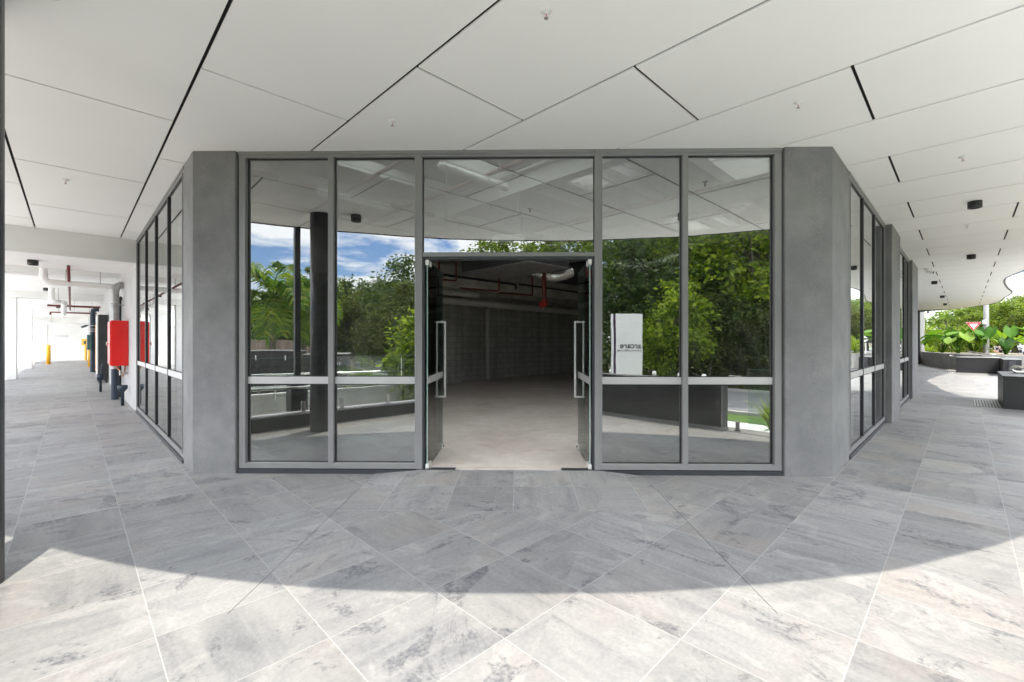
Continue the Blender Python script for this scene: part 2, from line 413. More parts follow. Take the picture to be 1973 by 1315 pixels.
for s0, s1 in ((-6.55, -6.38), (-12.7, -12.5)):
    v = []; f = []; rs = [-60 + 3 * k for k in range(60)]
    for r in rs:
        z = ground_z(s0, r); v += [(s0, r, z - .1), (s0, r, z + .10), (s1, r, z + .10), (s1, r, z - .1)]
    for k in range(len(rs) - 1):
        o = 4 * k; f += [(o, o + 1, o + 5, o + 4), (o + 1, o + 2, o + 6, o + 5), (o + 2, o + 3, o + 7, o + 6)]
    mb.add(v, f)
struct(mb, 'kerb', M['concrete'])
# terrace and passage paving: one slab
pv = [(-.95, -.95), (7.5, -.95), (7.5, -2.7), (43.5, -2.7), (43.5, 1.2), (14, 1.2), (4, 8), (3.5, 46), (2.3, 46), (.6, 33), (-2.4, 31), (-2.4, 13.2), (-1.0, 13.2), (-1.0, -.95)]
mb = MB(GRID); mb.prism(pv, -.75, 0.0, 0, 1)
struct(mb, 'paving', [M['tiles'], M['concrete']])
mb = MB(GRID); mb.box(43.5, 43.7, -2.7, 1.2, -.3, .10); mb.box(43.7, 50, -6, 1.2, -.3, -.004)
struct(mb, 'passage_kerb', M['concrete'])
# entrance ramp with its own tile pattern
mb = MB(); yf = 4.705
P3 = [(-1.46, 3.69, .0008), (1.365, 3.69, .0008), (1.365, 4.66, .006), (.93, 4.70, .048), (-.96, 4.735, .048), (-1.46, 4.735, .006)]
mb.add(P3, [(0, 1, 3, 4), (1, 2, 3), (0, 4, 5)])
struct(mb, 'entrance_paving', M['tiles_entry'])
mb = MB()                                                     # sawn movement joints
for x in (-1.465, 1.37): mb.box(x - .0009, x + .0009, 2.3, 4.7, -.01, .0015)
struct(mb, 'movement_joint', M['column'])

# ================================================================ BUILDING
bld = thing('shop_building', 'grey rendered corner shop with charcoal framed glazing, open glass doors and a white curved canopy', 'building', (A + D) / 2)
HC = 3.44; HH = 3.377
def pier(poly, z1=HC + .02, label=None):
    mb = MB(); mb.prism([(p.x, p.y) for p in poly], -.05, z1)
    o = build(mb, 'pier', M['pier'], bld, bevel=.012)
    if label: o['label'] = label
    return o
def lf(d, n): return A + EL * d + ER * n
def rt(d, n): return D + ER * d + EL * n
def fc(q, n): return A + FD * q + FN * n
pier([A, fc(.46, 0), fc(.46, .3), lf(.56, .3), lf(.56, 0)])
pier([fc(FL - .49, 0), D, rt(.97, 0), rt(.97, .3), fc(FL - .49, .3)])
pier([rt(4.42, -.09), rt(5.8, -.09), rt(5.8, .3), rt(4.42, .3)])
pier([rt(9.2, -.06), rt(11.0, -.06), rt(11.0, .4), rt(9.2, .4)])
# walls above the glazing, blank walls and the far wing
mb = MB(FACE); mb.box(-.1, FL + .1, .03, .3, HC + .02, 4.55)
mb.m = LEFT; mb.box(.1, 6.2, .03, .3, HC + .02, 4.55)
mb.m = RIGHT; mb.box(.1, 11, .03, .3, HC + .02, 4.55)
build(mb, 'wall', M['pier'], bld)
mb = MB(LEFT); mb.box(5.9, 43.0, 0, .3, -.05, 4.55)
build(mb, 'wall', plain('pale_grey_render', (.46, .46, .455), .7, var=.08, vscale=2, bmp=.2, bscale=150), bld)['label'] = 'long pale grey wall of the passage'
mb = MB(RIGHT); mb.box(11.0, 11.3, .0, 2.6, -.05, 4.55); mb.box(11.3, 33.3, 2.3, 2.6, -.05, 4.55)
build(mb, 'wall', M['pier'], bld)
mb = MB(RIGHT); mb.box(33.3, 41, 1.2, 2.6, -.05, 4.55, 0); mb.box(33.2, 33.42, 1.06, 1.2, 0, 3.42, 1); mb.box(33.42, 33.5, 1.1, 1.2, 0, 3.42, 2)
build(mb, 'wing_wall', [M['pier'], M['frame_dark'], M['whitesteel']], bld)
# roof and interior shell
inner_ = [lf(.35, .3), fc(.46, .3), fc(FL - .49, .3), rt(.9, .3), rt(11, .35), W(12.6, RD + 11), W(12.6, RA + .3)]
mb = MB(FACE); b0, b1, d0, d1 = .6, 6.2, .4, 2.35               # unseen opening added over the front bay to brighten the interior
mb.box(-9, b0, .3, 22, 4.35, 4.6); mb.box(b1, 16, .3, 22, 4.35, 4.6); mb.box(b0, b1, .3, d0, 4.35, 4.6); mb.box(b0, b1, d1, 22, 4.35, 4.6)
roof = build(mb, 'roof', M['foil'], bld)
PANELS = ((4.4, 6.2), (2.4, 8.0), (3.4, 9.4), (4.4, 10.8))     # ribbed translucent roof panels, one opening each
ct = MB(GRID)
for s_, r_ in PANELS: ct.box(s_ - .5, s_ + .5, r_ - .75, r_ + .75, 4.2, 4.8)
co_ = build(ct, 'opening_cutter', M['foil'], bld)
md = roof.modifiers.new('openings', 'BOOLEAN'); md.operation = 'DIFFERENCE'; md.object = co_; md.solver = 'EXACT'
try: md.use_self = True
except Exception: pass
bpy.context.view_layer.update(); dg_ = bpy.context.evaluated_depsgraph_get()
me_ = bpy.data.meshes.new_from_object(roof.evaluated_get(dg_)); roof.modifiers.clear(); roof.data = me_
bpy.data.objects.remove(co_)
m_, nt_, out_ = mat_new('translucent_fill_sheet'); a_ = nd(nt_, 'ShaderNodeBsdfTranslucent'); a_.inputs[0].default_value = (.85, .87, .87, 1); nt_.links.new(a_.outputs[0], out_.inputs[0])
mb = MB(FACE); mb.add([(b0, d0, 4.5), (b1, d0, 4.5), (b1, d1, 4.5), (b0, d1, 4.5)], [(0, 1, 2, 3)]); build(mb, 'added_fill_sheet', m_, bld)  # translucent sheet added out of view, lets daylight onto the shop floor
mb = MB(GRID); mb.box(SD + .2, 12.7, RD + 10.9, RD + 11.2, 0, 4.4); build(mb, 'end_wall', M['block'], bld)
mb = MB(); fl = [lf(.1, .09), fc(.2, .09), fc(FL - .2, .09), rt(.1, .09), rt(11, .1), W(12.6, RD + 11), W(12.6, RA + .2)]
mb.prism([(p.x, p.y) for p in fl], -.3, .046)
struct(mb, 'floor', M['floor_in'])
mb = MB(GRID); mb.box(12.4, 12.7, RA - .0 + .3, RD + 11, 0, 4.4)
build(mb, 'back_wall', M['block'], bld)
mb = MB(GRID); mb.box(11.9, 12.4, RA + .3, 9.36, 0.04, 2.75); 
build(mb, 'block_pier', M['block'], bld)
mb = MB(GRID); mb.box(9.5, 9.95, RA + .3, RD + 11, 2.92, 3.42); mb.box(11.6, 12.4, RA + .3, RD + 11, 2.98, 4.35)
mb.box(9.95, 11.6, RA + .3, RD + 11, 3.42, 3.6)
build(mb, 'concrete_beam', M['beam'], bld)
for r in (2.2, 5.0, 7.9, 10.8):
    mb = MB(GRID); s0 = max(SD + .4, SA - (r - RA) + .4)
    mb.box(s0, 9.4, r - .10, r + .10, 3.72, 3.735); mb.box(s0, 9.4, r - .10, r + .10, 4.03, 4.045); mb.box(s0, 9.4, r - .01, r + .01, 3.735, 4.03)
    build(mb, 'roof_beam', M['whitesteel'], bld)
mb = MB(GRID)
for k in range(7):
    s_ = 1.6 + 1.25 * k; r0 = max(RA + .4, RA + (SA - s_) + .5)
    mb.box(s_ - .035, s_ + .035, r0, RD + 10.8, 4.05, 4.25)
build(mb, 'purlin', M['whitesteel'], bld)

# ---------------------------------------------------------------- canopy
edge = [(-9.53, 7.44), (-8.15, 6.07), (-6.45, 4.25), (-5.4, 3.1), (-4.5, 2.14), (-3.3, 1.5), (-1.87, .97), (-.9, .73), (0, .615), (.9, .59), (1.7, .62),
        (2.84, .79), (3.5, .98), (4.73, 1.47), (6.2, 2.45), (8.0, 4.15), (9.8, 6.05), (11.15, 7.55), (11.85, 8.63), (12.85, 10.4), (13.6, 11.5), (14.4, 12.5), (15.1, 13.45), (15.9, 14.4),
        (17.1, 15.5), (18.7, 16.85), (20.6, 18.4), (22.5, 20.4), (24.6, 22.6), (25.8, 24.4), (26.8, 26.8), (27.4, 30.2)]
def smooth(pts, n=4):
    out = []; P = [Vector((*p, 0)) for p in pts]
    for i in range(len(P) - 1):
        p0 = P[max(0, i - 1)]; p1 = P[i]; p2 = P[i + 1]; p3 = P[min(len(P) - 1, i + 2)]
        for k in range(n):
            t = k / n
            out.append(.5 * ((2 * p1) + (p2 - p0) * t + (2 * p0 - 5 * p1 + 4 * p2 - p3) * t * t + (3 * p1 - p0 - 3 * p2 + p3) * t ** 3))
    out.append(P[-1]); return out
curve = smooth(edge)
BH = 11.62
inside = [W(3.3, 41.0), W(3.3, RD + 11.2), rt(11.0, .03), fc(FL - .02, .035), fc(.02, .035), W(BH, RA + .03)]
canopy_poly = [(p.x, p.y) for p in curve] + [(p.x, p.y) for p in inside]
edge_end = W(BH, RA - 2.5)
def sh_clip(subject, clip):
    out = subject
    for i in range(len(clip)):
        a = clip[i]; b = clip[(i + 1) % len(clip)]; inp = out; out = []
        def ins(p): return (b[0] - a[0]) * (p[1] - a[1]) - (b[1] - a[1]) * (p[0] - a[0]) >= 0
        def cut(p, q):
            d1 = (b[0] - a[0]) * (p[1] - a[1]) - (b[1] - a[1]) * (p[0] - a[0]); d2 = (b[0] - a[0]) * (q[1] - a[1]) - (b[1] - a[1]) * (q[0] - a[0])
            t = d1 / (d1 - d2); return (p[0] + (q[0] - p[0]) * t, p[1] + (q[1] - p[1]) * t)
        for k in range(len(inp)):
            p = inp[k - 1]; q = inp[k]
            if ins(q):
                if not ins(p): out.append(cut(p, q))
                out.append(q)
            elif ins(p): out.append(cut(p, q))
        if not out: return []
    return out
outer = [(p.x, p.y) for p in curve] + [tuple(W(*q).xy) for q in ((3.25, 41), (3.25, 17.5), (6, 6), (BH - .01, 4), (BH, RA - 2.5))]
def half(n, c):
    """big convex box on the side n.p <= c"""
    n = Vector(n).normalized(); t = Vector((-n.y, n.x)); o = n * c
    q = [o + t * 500, o - t * 500, o - t * 500 - n * 900, o + t * 500 - n * 900]
    q = [(p.x, p.y) for p in q]
    if sum(q[i - 1][0] * q[i][1] - q[i][0] * q[i - 1][1] for i in range(4)) < 0: q.reverse()
    return q
eR2, eL2, n2 = ER.xy, EL.xy, FN.xy
cL, cR, cF, cE = RA + .03, SD + .03, n2.dot(A.xy) + .03, RD + 11.0
CELLS = [[half(eR2, cL), half(eL2, BH)],
         [half(-eR2, -cL), half(eL2, cR), half(eR2, cE)],
         [half(-eR2, -cL), half(-eL2, -cR), half(n2, cF)],
         [half(-eR2, -cE), half(eL2, 3.25)]]
G = .0115; mb = MB(); PW = 1.1425; PL = 2.27
for k in range(-3, 34):
    r0 = .676 + PW * (k - 1); r1 = r0 + PW
    for j in range(-4, 9):
        s0 = 3.99 - 1.135 * (k - 1) + PL * j + (PL if (k % 2 and False) else 0) 
        s0 = 3.99 - 1.135 * ((k - 1) % 2) + PL * j - PL * 3
        s1 = s0 + PL
        c = [W(s0 + G, r0 + G), W(s0 + G, r1 - G), W(s1 - G, r1 - G), W(s1 - G, r0 + G)]
        c = [(p.x, p.y) for p in c]
        ar = sum(c[i - 1][0] * c[i][1] - c[i][0] * c[i - 1][1] for i in range(4))
        if ar < 0: c.reverse()
        whole = sh_clip(outer, c)
        for cell in CELLS:
            poly = whole
            for hp in cell: poly = sh_clip(poly, hp) if len(poly) > 2 else []
            q = []
            for p in poly:
                if not q or (abs(p[0] - q[-1][0]) + abs(p[1] - q[-1][1])) > 1e-4: q.append(p)
            if len(q) > 2 and abs(q[0][0] - q[-1][0]) + abs(q[0][1] - q[-1][1]) < 1e-4: q.pop()
            if len(q) >= 3 and abs(sum(q[i - 1][0] * q[i][1] - q[i][0] * q[i - 1][1] for i in range(len(q)))) > 1e-4: mb.prism(q, HC, HC + .012)
build(mb, 'canopy_soffit', M['soffit'], bld)
mb = MB(); mb.prism(canopy_poly, HC + .03, 4.5, 1, 0, 0)
build(mb, 'canopy_roof', [M['white'], M['dark']], bld)
mb = MB()                                                     # fascia: a dark drip edge and a tall white upstand
cp = [Vector((p.x, p.y, 0)) for p in curve]; o = []
for i, p in enumerate(cp):
    t = (cp[min(i + 1, len(cp) - 1)] - cp[max(i - 1, 0)]).normalized(); o.append(Vector((t.y, -t.x, 0)))
for z0, z1, off0, off1, mi in ((HC - .012, HC + .028, -.012, .022, 1), (HC + .028, 4.62, -.03, .05, 0)):
    v = []
    for p, nn in zip(cp, o):
        for z in (z0, z1):
            v += [p + nn * off0 + UP * z, p + nn * off1 + UP * z]
    f = []
    for i in range(len(cp) - 1):
        a = 4 * i; b = a + 4
        f += [(a, b, b + 1, a + 1), (a + 2, a + 3, b + 3, b + 2), (a + 1, b + 1, b + 3, a + 3), (a, a + 2, b + 2, b)]
    mb.add(v, f, mi)
build(mb, 'canopy_fascia', [M['white'], M['frame_dark']], bld)
# passage slab, band beam, cross beams, columns
mb = MB(GRID); mb.box(BH, 13.7, -2.55, RA + .02, 2.98, 4.6)
build(mb, 'band_beam', M['white'], bld, bevel=.01)
mb = MB(GRID); mb.box(13.7, 50, -2.55, RA + .02, 3.35, 4.6)
build(mb, 'passage_ceiling', M['white'], bld)
for s in (16.0, 25.2, 34.5):
    mb = MB(GRID); mb.box(s, s + .7, -2.5, RA + .02, 3.1, 3.36); build(mb, 'cross_beam', M['white'], bld, bevel=.008)
    mb = MB(GRID); mb.box(s + .08, s + .62, -2.42, -1.5, -.06, 3.1); build(mb, 'passage_column', M['white'], bld, bevel=.012)
mb = MB(GRID); mb.box(49.2, 49.5, -7, RA + .3, -.3, 4.6)
build(mb, 'end_wall', M['white'], bld)
mb = MB(GRID); z = .02
while z < 2.75:
    mb.box(49.12, 49.2, -6.2, -1.35, z, z + .072); mb.box(49.135, 49.2, -6.2, -1.35, z + .072, z + .085); z += .085
mb.box(48.95, 49.2, -6.4, -1.2, 2.78, 3.05)
build(mb, 'roller_door', M['white'], bld)
# round charcoal column at the left and slim post beyond the terrace
mb = MB(); mb.lathe([(.17, -.02), (.17, HC + .005)], (-3.12, 2.52), 40); build(mb, 'round_column', M['column'], bld)

# ---------------------------------------------------------------- glazing
def pane(mbframe, x0, x1, z0, z1, n, parent, name='pane', mats=None):
    mb = MB(mbframe); mb.box(x0, x1, n, n + .012, z0, z1, 1)
    mb.mi[2] = 0                                             # the outer face carries the reflective coat
    return build(mb, name, mats or [M['glass'], M['glass_in']], parent, recalc=True)
def window(fr, xs, label, ends, mw=.06, n0=.03, midr=(.953, 1.03), fm='frame', mull='frame', glass=('glass', 'glass_in'), gl=.045, mp=.051):
    """xs: mullion centre lines inside (ends)"""
    e0, e1 = ends; mb = MB(fr)
    mb.box(e0, e1, n0, n0 + .11, .05, .113); mb.box(e0, e1, n0, n0 + .11, HH, HC + .02)
    mb.box(e0, e1, n0 - .012, n0, HH + .03, HC)                 # stepped head
    mb.box(e0 - .0, e0 + .08, n0 + .001, n0 + .109, .112, HH + .001); mb.box(e1 - .08, e1, n0 + .001, n0 + .109, .112, HH + .001)
    mb.box(e0 + .055, e0 + .075, n0 - .008, n0 + .001, .1, HH); mb.box(e1 - .075, e1 - .055, n0 - .008, n0 + .001, .1, HH)
    w = build(mb, 'window', M[fm], bld, bevel=.003); w['label'] = label
    mb = MB(fr); mb.box(e0, e1, n0 - .015, n0 + .1, -.02, .045); build(mb, 'sub_sill', M['frame_dark'], w)
    mb = MB(fr)
    for x in xs: mb.box(x - mw / 2, x + mw / 2, n0 + gl - mp, n0 + .112, .112, HH)
    build(mb, 'mullion', M[mull], w, bevel=.003)
    b = [e0 + .08] + [v for x in xs for v in (x - mw / 2, x + mw / 2)] + [e1 - .08]
    mb = MB(fr); gk = MB(fr)
    for i in range(0, len(b), 2):
        mb.box(b[i], b[i + 1], n0 + gl - .015, n0 + .1, *midr)
        for z0, z1 in ((.113, midr[0]), (midr[1], HH)):
            ga, gb = n0 + gl - .011, n0 + gl + .005
            gk.box(b[i], b[i] + .006, ga, gb, z0, z1); gk.box(b[i + 1] - .006, b[i + 1], ga, gb, z0, z1)
            gk.box(b[i] + .006, b[i + 1] - .006, ga, gb, z1 - .008, z1); gk.box(b[i] + .006, b[i + 1] - .006, ga, gb, z0, z0 + .008)
            pane(fr, b[i], b[i + 1], z0, z1, n0 + gl, w, mats=[M[glass[0]], M[glass[1]]])
    build(mb, 'middle_rail', M['rail'], w, bevel=.003); build(gk, 'gasket', M['gasket'], w)
    return w
window(FACE, [1.47], 'two bay shopfront window left of the doors', (.475, 2.447))
window(FACE, [5.23], 'two bay shopfront window right of the doors', (4.28, 6.24))
window(LEFT, [1.84, 3.12, 4.42], 'four bay window along the passage wall', (.56, 5.88), fm='frame', mull='frame_dark', n0=.004, gl=.022, mw=.05, mp=.02, glass=('glass_side', 'glass_in'))  # mullions of the three side windows coloured dark to imitate dark reflections
window(RIGHT, [2.1, 3.22], 'three bay window on the street wall nearest the corner', (.97, 4.42), mull='frame_dark', n0=.004, gl=.022, mw=.05, mp=.02, glass=('glass_side', 'glass_in'))
window(RIGHT, [6.95, 8.02], 'three bay window on the street wall farther from the corner', (5.8, 9.2), mull='frame_dark', n0=.004, gl=.022, mw=.05, mp=.02, glass=('glass_side', 'glass_in'))
# door set
mb = MB(FACE); n0 = .03
mb.box(2.39, 2.449, n0 - .006, n0 + .112, .048, HH); mb.box(4.278, 4.334, n0 - .006, n0 + .112, .048, HH)
mb.box(2.449, 4.278, n0, n0 + .11, 2.313, 2.356); mb.box(2.449, 4.278, n0, n0 + .11, HH, HC + .02); mb.box(2.449, 4.278, n0 - .012, n0, HH + .03, HC)
dset = build(mb, 'door_frame', M['frame'], bld, bevel=.003)
pane(FACE, 2.449, 4.278, 2.356, HH, n0 + .045, dset, 'transom_pane')
mb = MB(FACE); mb.box(2.449, 4.278, n0 + .034, n0 + .05, HH - .008, HH); mb.box(2.449, 2.455, n0 + .034, n0 + .05, 2.364, HH - .008); mb.box(4.272, 4.278, n0 + .034, n0 + .05, 2.364, HH - .008); mb.box(2.449, 4.278, n0 + .034, n0 + .05, 2.356, 2.364)
build(mb, 'gasket', M['gasket'], dset)
mb = MB(FACE); mb.box(2.449, 2.47, .04, .14, .047, 2.313, 0); mb.box(4.257, 4.278, .04, .14, .047, 2.313, 0); mb.box(2.47, 4.257, .04, .14, 2.285, 2.313)
build(mb, 'door_stop', M['frame_dark'], dset)
mb = MB(FACE); mb.box(2.50, 2.80, .015, .10, .046, .0505); build(mb, 'floor_spring_plate', M['frame_dark'], dset)
mb = MB(FACE); mb.box(3.93, 4.23, .015, .10, .046, .0505); build(mb, 'floor_spring_plate', M['frame_dark'], dset)
for q, sg, lab in ((2.497, 1, 'left glass door leaf standing open'), (4.232, -1, 'right glass door leaf standing open')):
    mb = MB(FACE); t = .006
    mb.box(q - t, q + t, .06, .985, .058, 2.28, 0); mb.mi[2] = 1; mb.mi[3] = 1
    # edges of the toughened sheet read green grey
    dl = build(mb, 'glass_door', [M['glass_clear'], M['glass_edge']], bld); dl['label'] = lab
    mb = MB(FACE)
    y = .87
    for sd in (-1, 1):
        x = q + sd * .055
        mb.box(x - .0115, x + .0115, y - .014, y + .014, .71, 1.66)
    for z in (.71, 1.642): mb.box(q - .066, q + .066, y - .0135, y + .0135, z, z + .022)
    build(mb, 'handle', M['satin'], dl, bevel=.003)
    for y0, y1, z0, z1, w in ((.045, .20, .052, .10, .018), (.90, .985, .052, .115, .018), (.045, .20, 2.225, 2.284, .018)):
        mb = MB(FACE); mb.box(q - w, q + w, y0, y1, z0, z1); build(mb, 'patch_fitting', M['satin'], dl, bevel=.003)
    mb = MB(FACE); mb.box(q + sg * .018 - .012, q + sg * .018 + .012, .93, .955, .075, .095); build(mb, 'lock', M['frame_dark'], dl)
    mb = MB(FACE); mb.box(q - .0075, q + .0075, .06, .985, .953, 1.03)
    build(mb, 'manifestation_band', M['rail'], dl)
# ================================================================ FITTINGS
# surface downlights
def make_downlight():
    t = thing('downlight', 'x', 'downlight', (0, 0, 0), 'black cylinder downlights')
    mb = MB(); mb.lathe([(.0, 0), (.078, 0), (.078, -.095), (.066, -.10), (.062, -.085), (.0, -.083)], n=28)
    build(mb, 'can', M['blackpipe'], t)
    mb = MB(); mb.lathe([(.0, -.082), (.058, -.0825), (.058, -.078), (0, -.077)], n=20); build(mb, 'lens', M['diffuser'], t); return t
dl = make_downlight()
for x, y, z, lab in (
    (-2.585, 2.46, HC, 'black cylinder downlight beside the round column, cut by the top frame edge'),
    (2.63, 2.40, HC, 'black cylinder downlight seen only mirrored in the right shopfront window'),
    (6.70, 6.46, HC, 'largest black cylinder downlight on the soffit right of the corner pier'),
    (10.7, 10.4, HC, 'black cylinder downlight on the street soffit, second from the camera'),
    (14.1, 14.9, HC, 'black cylinder downlight on the street soffit beside the dome camera, third from the camera'),
    (18.8, 19.5, HC, 'small black downlight far along the street soffit, fourth from the camera'),
    (22.7, 23.4, HC, 'tiny black downlight far along the street soffit, fifth from the camera'),
    (27.6, 29.6, HC, 'tiny black downlight at the far soffit edge above the palms'),
    (-9.2, 8.57, 2.98, 'black cylinder downlight under the white band beam, nearest in the passage'),
    (-16.7, 16.0, 3.35, 'black downlight below the white drain pipe in the passage, second along'),
    (-24.6, 24.2, 3.35, 'small black downlight far down the passage above the roller door')):
    place(dl, USED, (x, y, z), label=lab)
# sprinkler heads
def make_sprinkler():
    t = thing('sprinkler_head', 'x', 'sprinkler', (0, 0, 0), 'sprinkler heads on the soffit')
    mb = MB(); mb.lathe([(0, 0), (.042, 0), (.045, -.006), (.03, -.012), (.018, -.014), (0, -.014)], n=20); build(mb, 'escutcheon', M['white'], t)
    mb = MB(); mb.lathe([(.012, -.012), (.012, -.03), (.0, -.03)], n=10)
    for s in (-1, 1): mb.tube([(s * .01, 0, -.03), (s * .016, 0, -.045), (s * .004, 0, -.062)], .003, 6)
    build(mb, 'frame', M['white'], t)
    mb = MB(); mb.tube([(0, 0, -.03), (0, 0, -.06)], .0035, 6); build(mb, 'bulb', M['signred'], t)
    mb = MB(); mb.lathe([(0, -.062), (.017, -.062), (.017, -.0645), (0, -.0645)], n=12); build(mb, 'deflector', M['galv'], t); return t
sp = make_sprinkler()
for x, y, lab in ((.21, 2.74, 'sprinkler head on the soffit nearest the camera, top centre'),
                  (-1.10, 4.10, 'sprinkler head on the soffit above the left shopfront window'),
                  (2.43, 3.79, 'sprinkler head on the soffit above the right corner pier'),
                  (4.95, 4.90, 'sprinkler head on the street soffit right of the corner pier'),
                  (7.9, 7.75, 'sprinkler head on the street soffit behind the largest downlight'),
                  (-5.6, 5.6, 'sprinkler head on the soffit left of the left corner pier')):
    place(sp, USED, (x, y, HC), 0, .8, label=lab)
# dome camera
t = thing('security_camera', 'white bullet security camera under the soffit by the far pier', 'security camera', (11.45, 12.35, HC))
mb = MB(); mb.lathe([(0, 0), (.06, 0), (.06, -.025), (.03, -.04), (0, -.04)], (11.45, 12.35), 20)
for i in range(len(mb.v)): mb.v[i] = mb.v[i] + UP * HC
build(mb, 'base', M['white'], t)
mb = MB(); mb.tube([(11.45, 12.35, HC - .03), (11.46, 12.3, HC - .09)], .02, 8); mb.tube([(11.43, 12.33, HC - .08), (11.53, 12.22, HC - .13)], .038, 14); build(mb, 'body', M['white'], t)
mb = MB(); mb.tube([(11.53, 12.22, HC - .13), (11.54, 12.209, HC - .135)], .032, 14); build(mb, 'lens', M['blackpipe'], t)

# ---------------------------------------------------------------- passage services (frame LEFT: d along wall, n inward so objects have n<0)
def dl_of(y): return (y - 4.76) / .712
def Lp(d, n, z): p = A + EL * d + ER * n; return Vector((p.x, p.y, z))
# fire hose cabinet
c0 = Lp(7.6, 0, 0)
t = thing('fire_hose_cabinet', 'bright red fire hose reel cabinet on the passage wall', 'fire cabinet', c0)
mb = MB(LEFT); mb.box(7.55, 8.45, -.30, -.002, .87, 1.89); build(mb, 'body', M['red'], t, bevel=.006)
mb = MB(LEFT); mb.box(7.57, 8.43, -.318, -.301, .89, 1.87); build(mb, 'door', M['red'], t, bevel=.004)
mb = MB(LEFT); mb.tube([(7.75, -.318, 1.37), (7.75, -.36, 1.37)], .012, 8); mb.tube([(7.75, -.36, 1.33), (7.75, -.36, 1.41)], .012, 8); build(mb, 'handle', M['steel'], t)
t = thing('hydrant_valve', 'small brass and red valve under the red cabinet', 'valve', Lp(7.7, -.1, 0))
mb = MB(LEFT); mb.tube([(7.7, -.20, .87), (7.7, -.16, .78), (7.62, -.10, .70), (7.6, -.10, .62)], .016, 8); mb.tube([(7.75, -.05, .87), (7.7, -.06, .74), (7.6, -.09, .68)], .014, 8); build(mb, 'pipe', M['copper'], t)
mb = MB(LEFT); mb.tube([(7.55, -.10, .70), (7.55, -.02, .70)], .03, 10); mb.tube([(7.55, -.14, .76), (7.55, -.14, .66)], .026, 10); build(mb, 'valve_body', M['galv'], t)
t = thing('tundish', 'black tundish funnel on the paving below the red cabinet', 'drain funnel', Lp(7.3, -.12, 0))
mb = MB(LEFT); mb.lathe([(.03, 0), (.03, .30), (.085, .37), (.09, .45), (.08, .45), (.075, .38)], (7.3, -.12), 16); build(mb, 'funnel', M['bluepipe'], t)
# big silver riser with elbow into the wall
t = thing('drain_riser', 'large grey metal riser pipe elbowing into the passage wall', 'pipe', Lp(8.85, -.24, 0))
mb = MB(LEFT); mb.tube([(8.85, -.165, .75), (8.85, -.165, 2.62), (8.85, -.15, 2.74), (8.85, -.10, 2.80), (8.85, .0, 2.81)], .08, 18); build(mb, 'riser', M['galv'], t)
mb = MB(LEFT); mb.tube([(8.85, -.165, -.02), (8.85, -.165, .78)], .075, 18); build(mb, 'stand_pipe', M['bluepipe'], t)
for z in (2.3, 1.2): mb = MB(LEFT); mb.lathe([(.079, z), (.088, z), (.088, z + .05), (.079, z + .05)], (8.85, -.165), 18); mb.box(8.83, 8.87, -.09, 0, z + .01, z + .03); build(mb, 'clamp', M['galv'], t)
mb = MB(LEFT); mb.tube([(8.85, -.09, 2.81), (8.85, -.05, 2.81)], .092, 16); build(mb, 'collar', M['galv'], t)
for d, rr, zt, mt, lab in ((9.35, .055, 2.5, 'blackpipe', 'black riser pipe directly behind the large grey metal one'), (9.75, .05, 2.35, 'galv', 'thin grey riser behind the black riser pipe'),
                           (11.0, .05, 2.3, 'galv', 'thin grey bent riser above the tall black cabinet')):
    t = thing('riser_pipe', lab, 'pipe', Lp(d, -.16, 0), 'riser pipes on the passage wall')
    mb = MB(LEFT); mb.tube([(d, -.07, -.02), (d, -.07, zt - .1), (d, -.06, zt), (d, 0, zt + .03)], rr, 12); build(mb, 'riser', M[mt], t)
    mb = MB(LEFT); mb.box(d - .02, d + .02, -.07, 0, 1.5, 1.53); build(mb, 'clamp', M['galv'], t)
t = thing('tundish', 'black tundish funnel tucked beside the tall black cabinet', 'drain funnel', Lp(11.3, -.3, 0))
mb = MB(LEFT); mb.lathe([(.03, 0), (.03, .30), (.085, .37), (.09, .5), (.08, .5), (.075, .38)], (11.4, -.34), 14); mb.tube([(11.4, -.34, .5), (11.4, -.3, .8)], .02, 8); build(mb, 'funnel', M['bluepipe'], t)
# tall black cabinet
t = thing('service_cabinet', 'tall black metal service cabinet standing against the passage wall', 'cabinet', Lp(15.6, -.3, 0))
mb = MB(LEFT); mb.box(15.2, 16.5, -.27, -.02, .12, 2.36); build(mb, 'body', M['black'], t, bevel=.006)
mb = MB(LEFT); mb.box(15.22, 16.48, -.295, -.271, .14, 2.34); build(mb, 'door', M['whitesteel'], t, bevel=.004)
for d, n in ((15.24, -.24), (16.46, -.24), (15.24, -.06), (16.46, -.06)):
    mb = MB(LEFT); mb.box(d - .03, d + .03, n - .03, n + .03, 0, .125); build(mb, 'leg', M['black'], t)
# meter assembly further along
t = thing('water_meter_assembly', 'dark riser with teal valve box beyond the tall black cabinet', 'water meter', Lp(23, -.3, 0))
mb = MB(LEFT); mb.tube([(23, -.22, 0), (23, -.22, 2.75), (23, -.2, 2.9), (23, -.1, 2.95), (23, 0, 2.95)], .10, 14); build(mb, 'riser', M['bluepipe'], t)
mb = MB(LEFT); mb.box(22.8, 23.3, -.42, -.25, 1.05, 1.75); build(mb, 'valve_box', M['teal'], t, bevel=.02)
mb = MB(LEFT); mb.tube([(22.4, -.12, .1), (22.4, -.12, 2.2), (22.4, -.1, 2.3), (22.4, 0, 2.3)], .03, 10); build(mb, 'branch_pipe', M['copper'], t)
mb = MB(LEFT)
for z in (1.9, 2.0, 2.15): mb.lathe([(.0, z), (.15, z), (.15, z + .05), (0, z + .05)], (23, -.22), 14)
build(mb, 'flange', M['galv'], t)
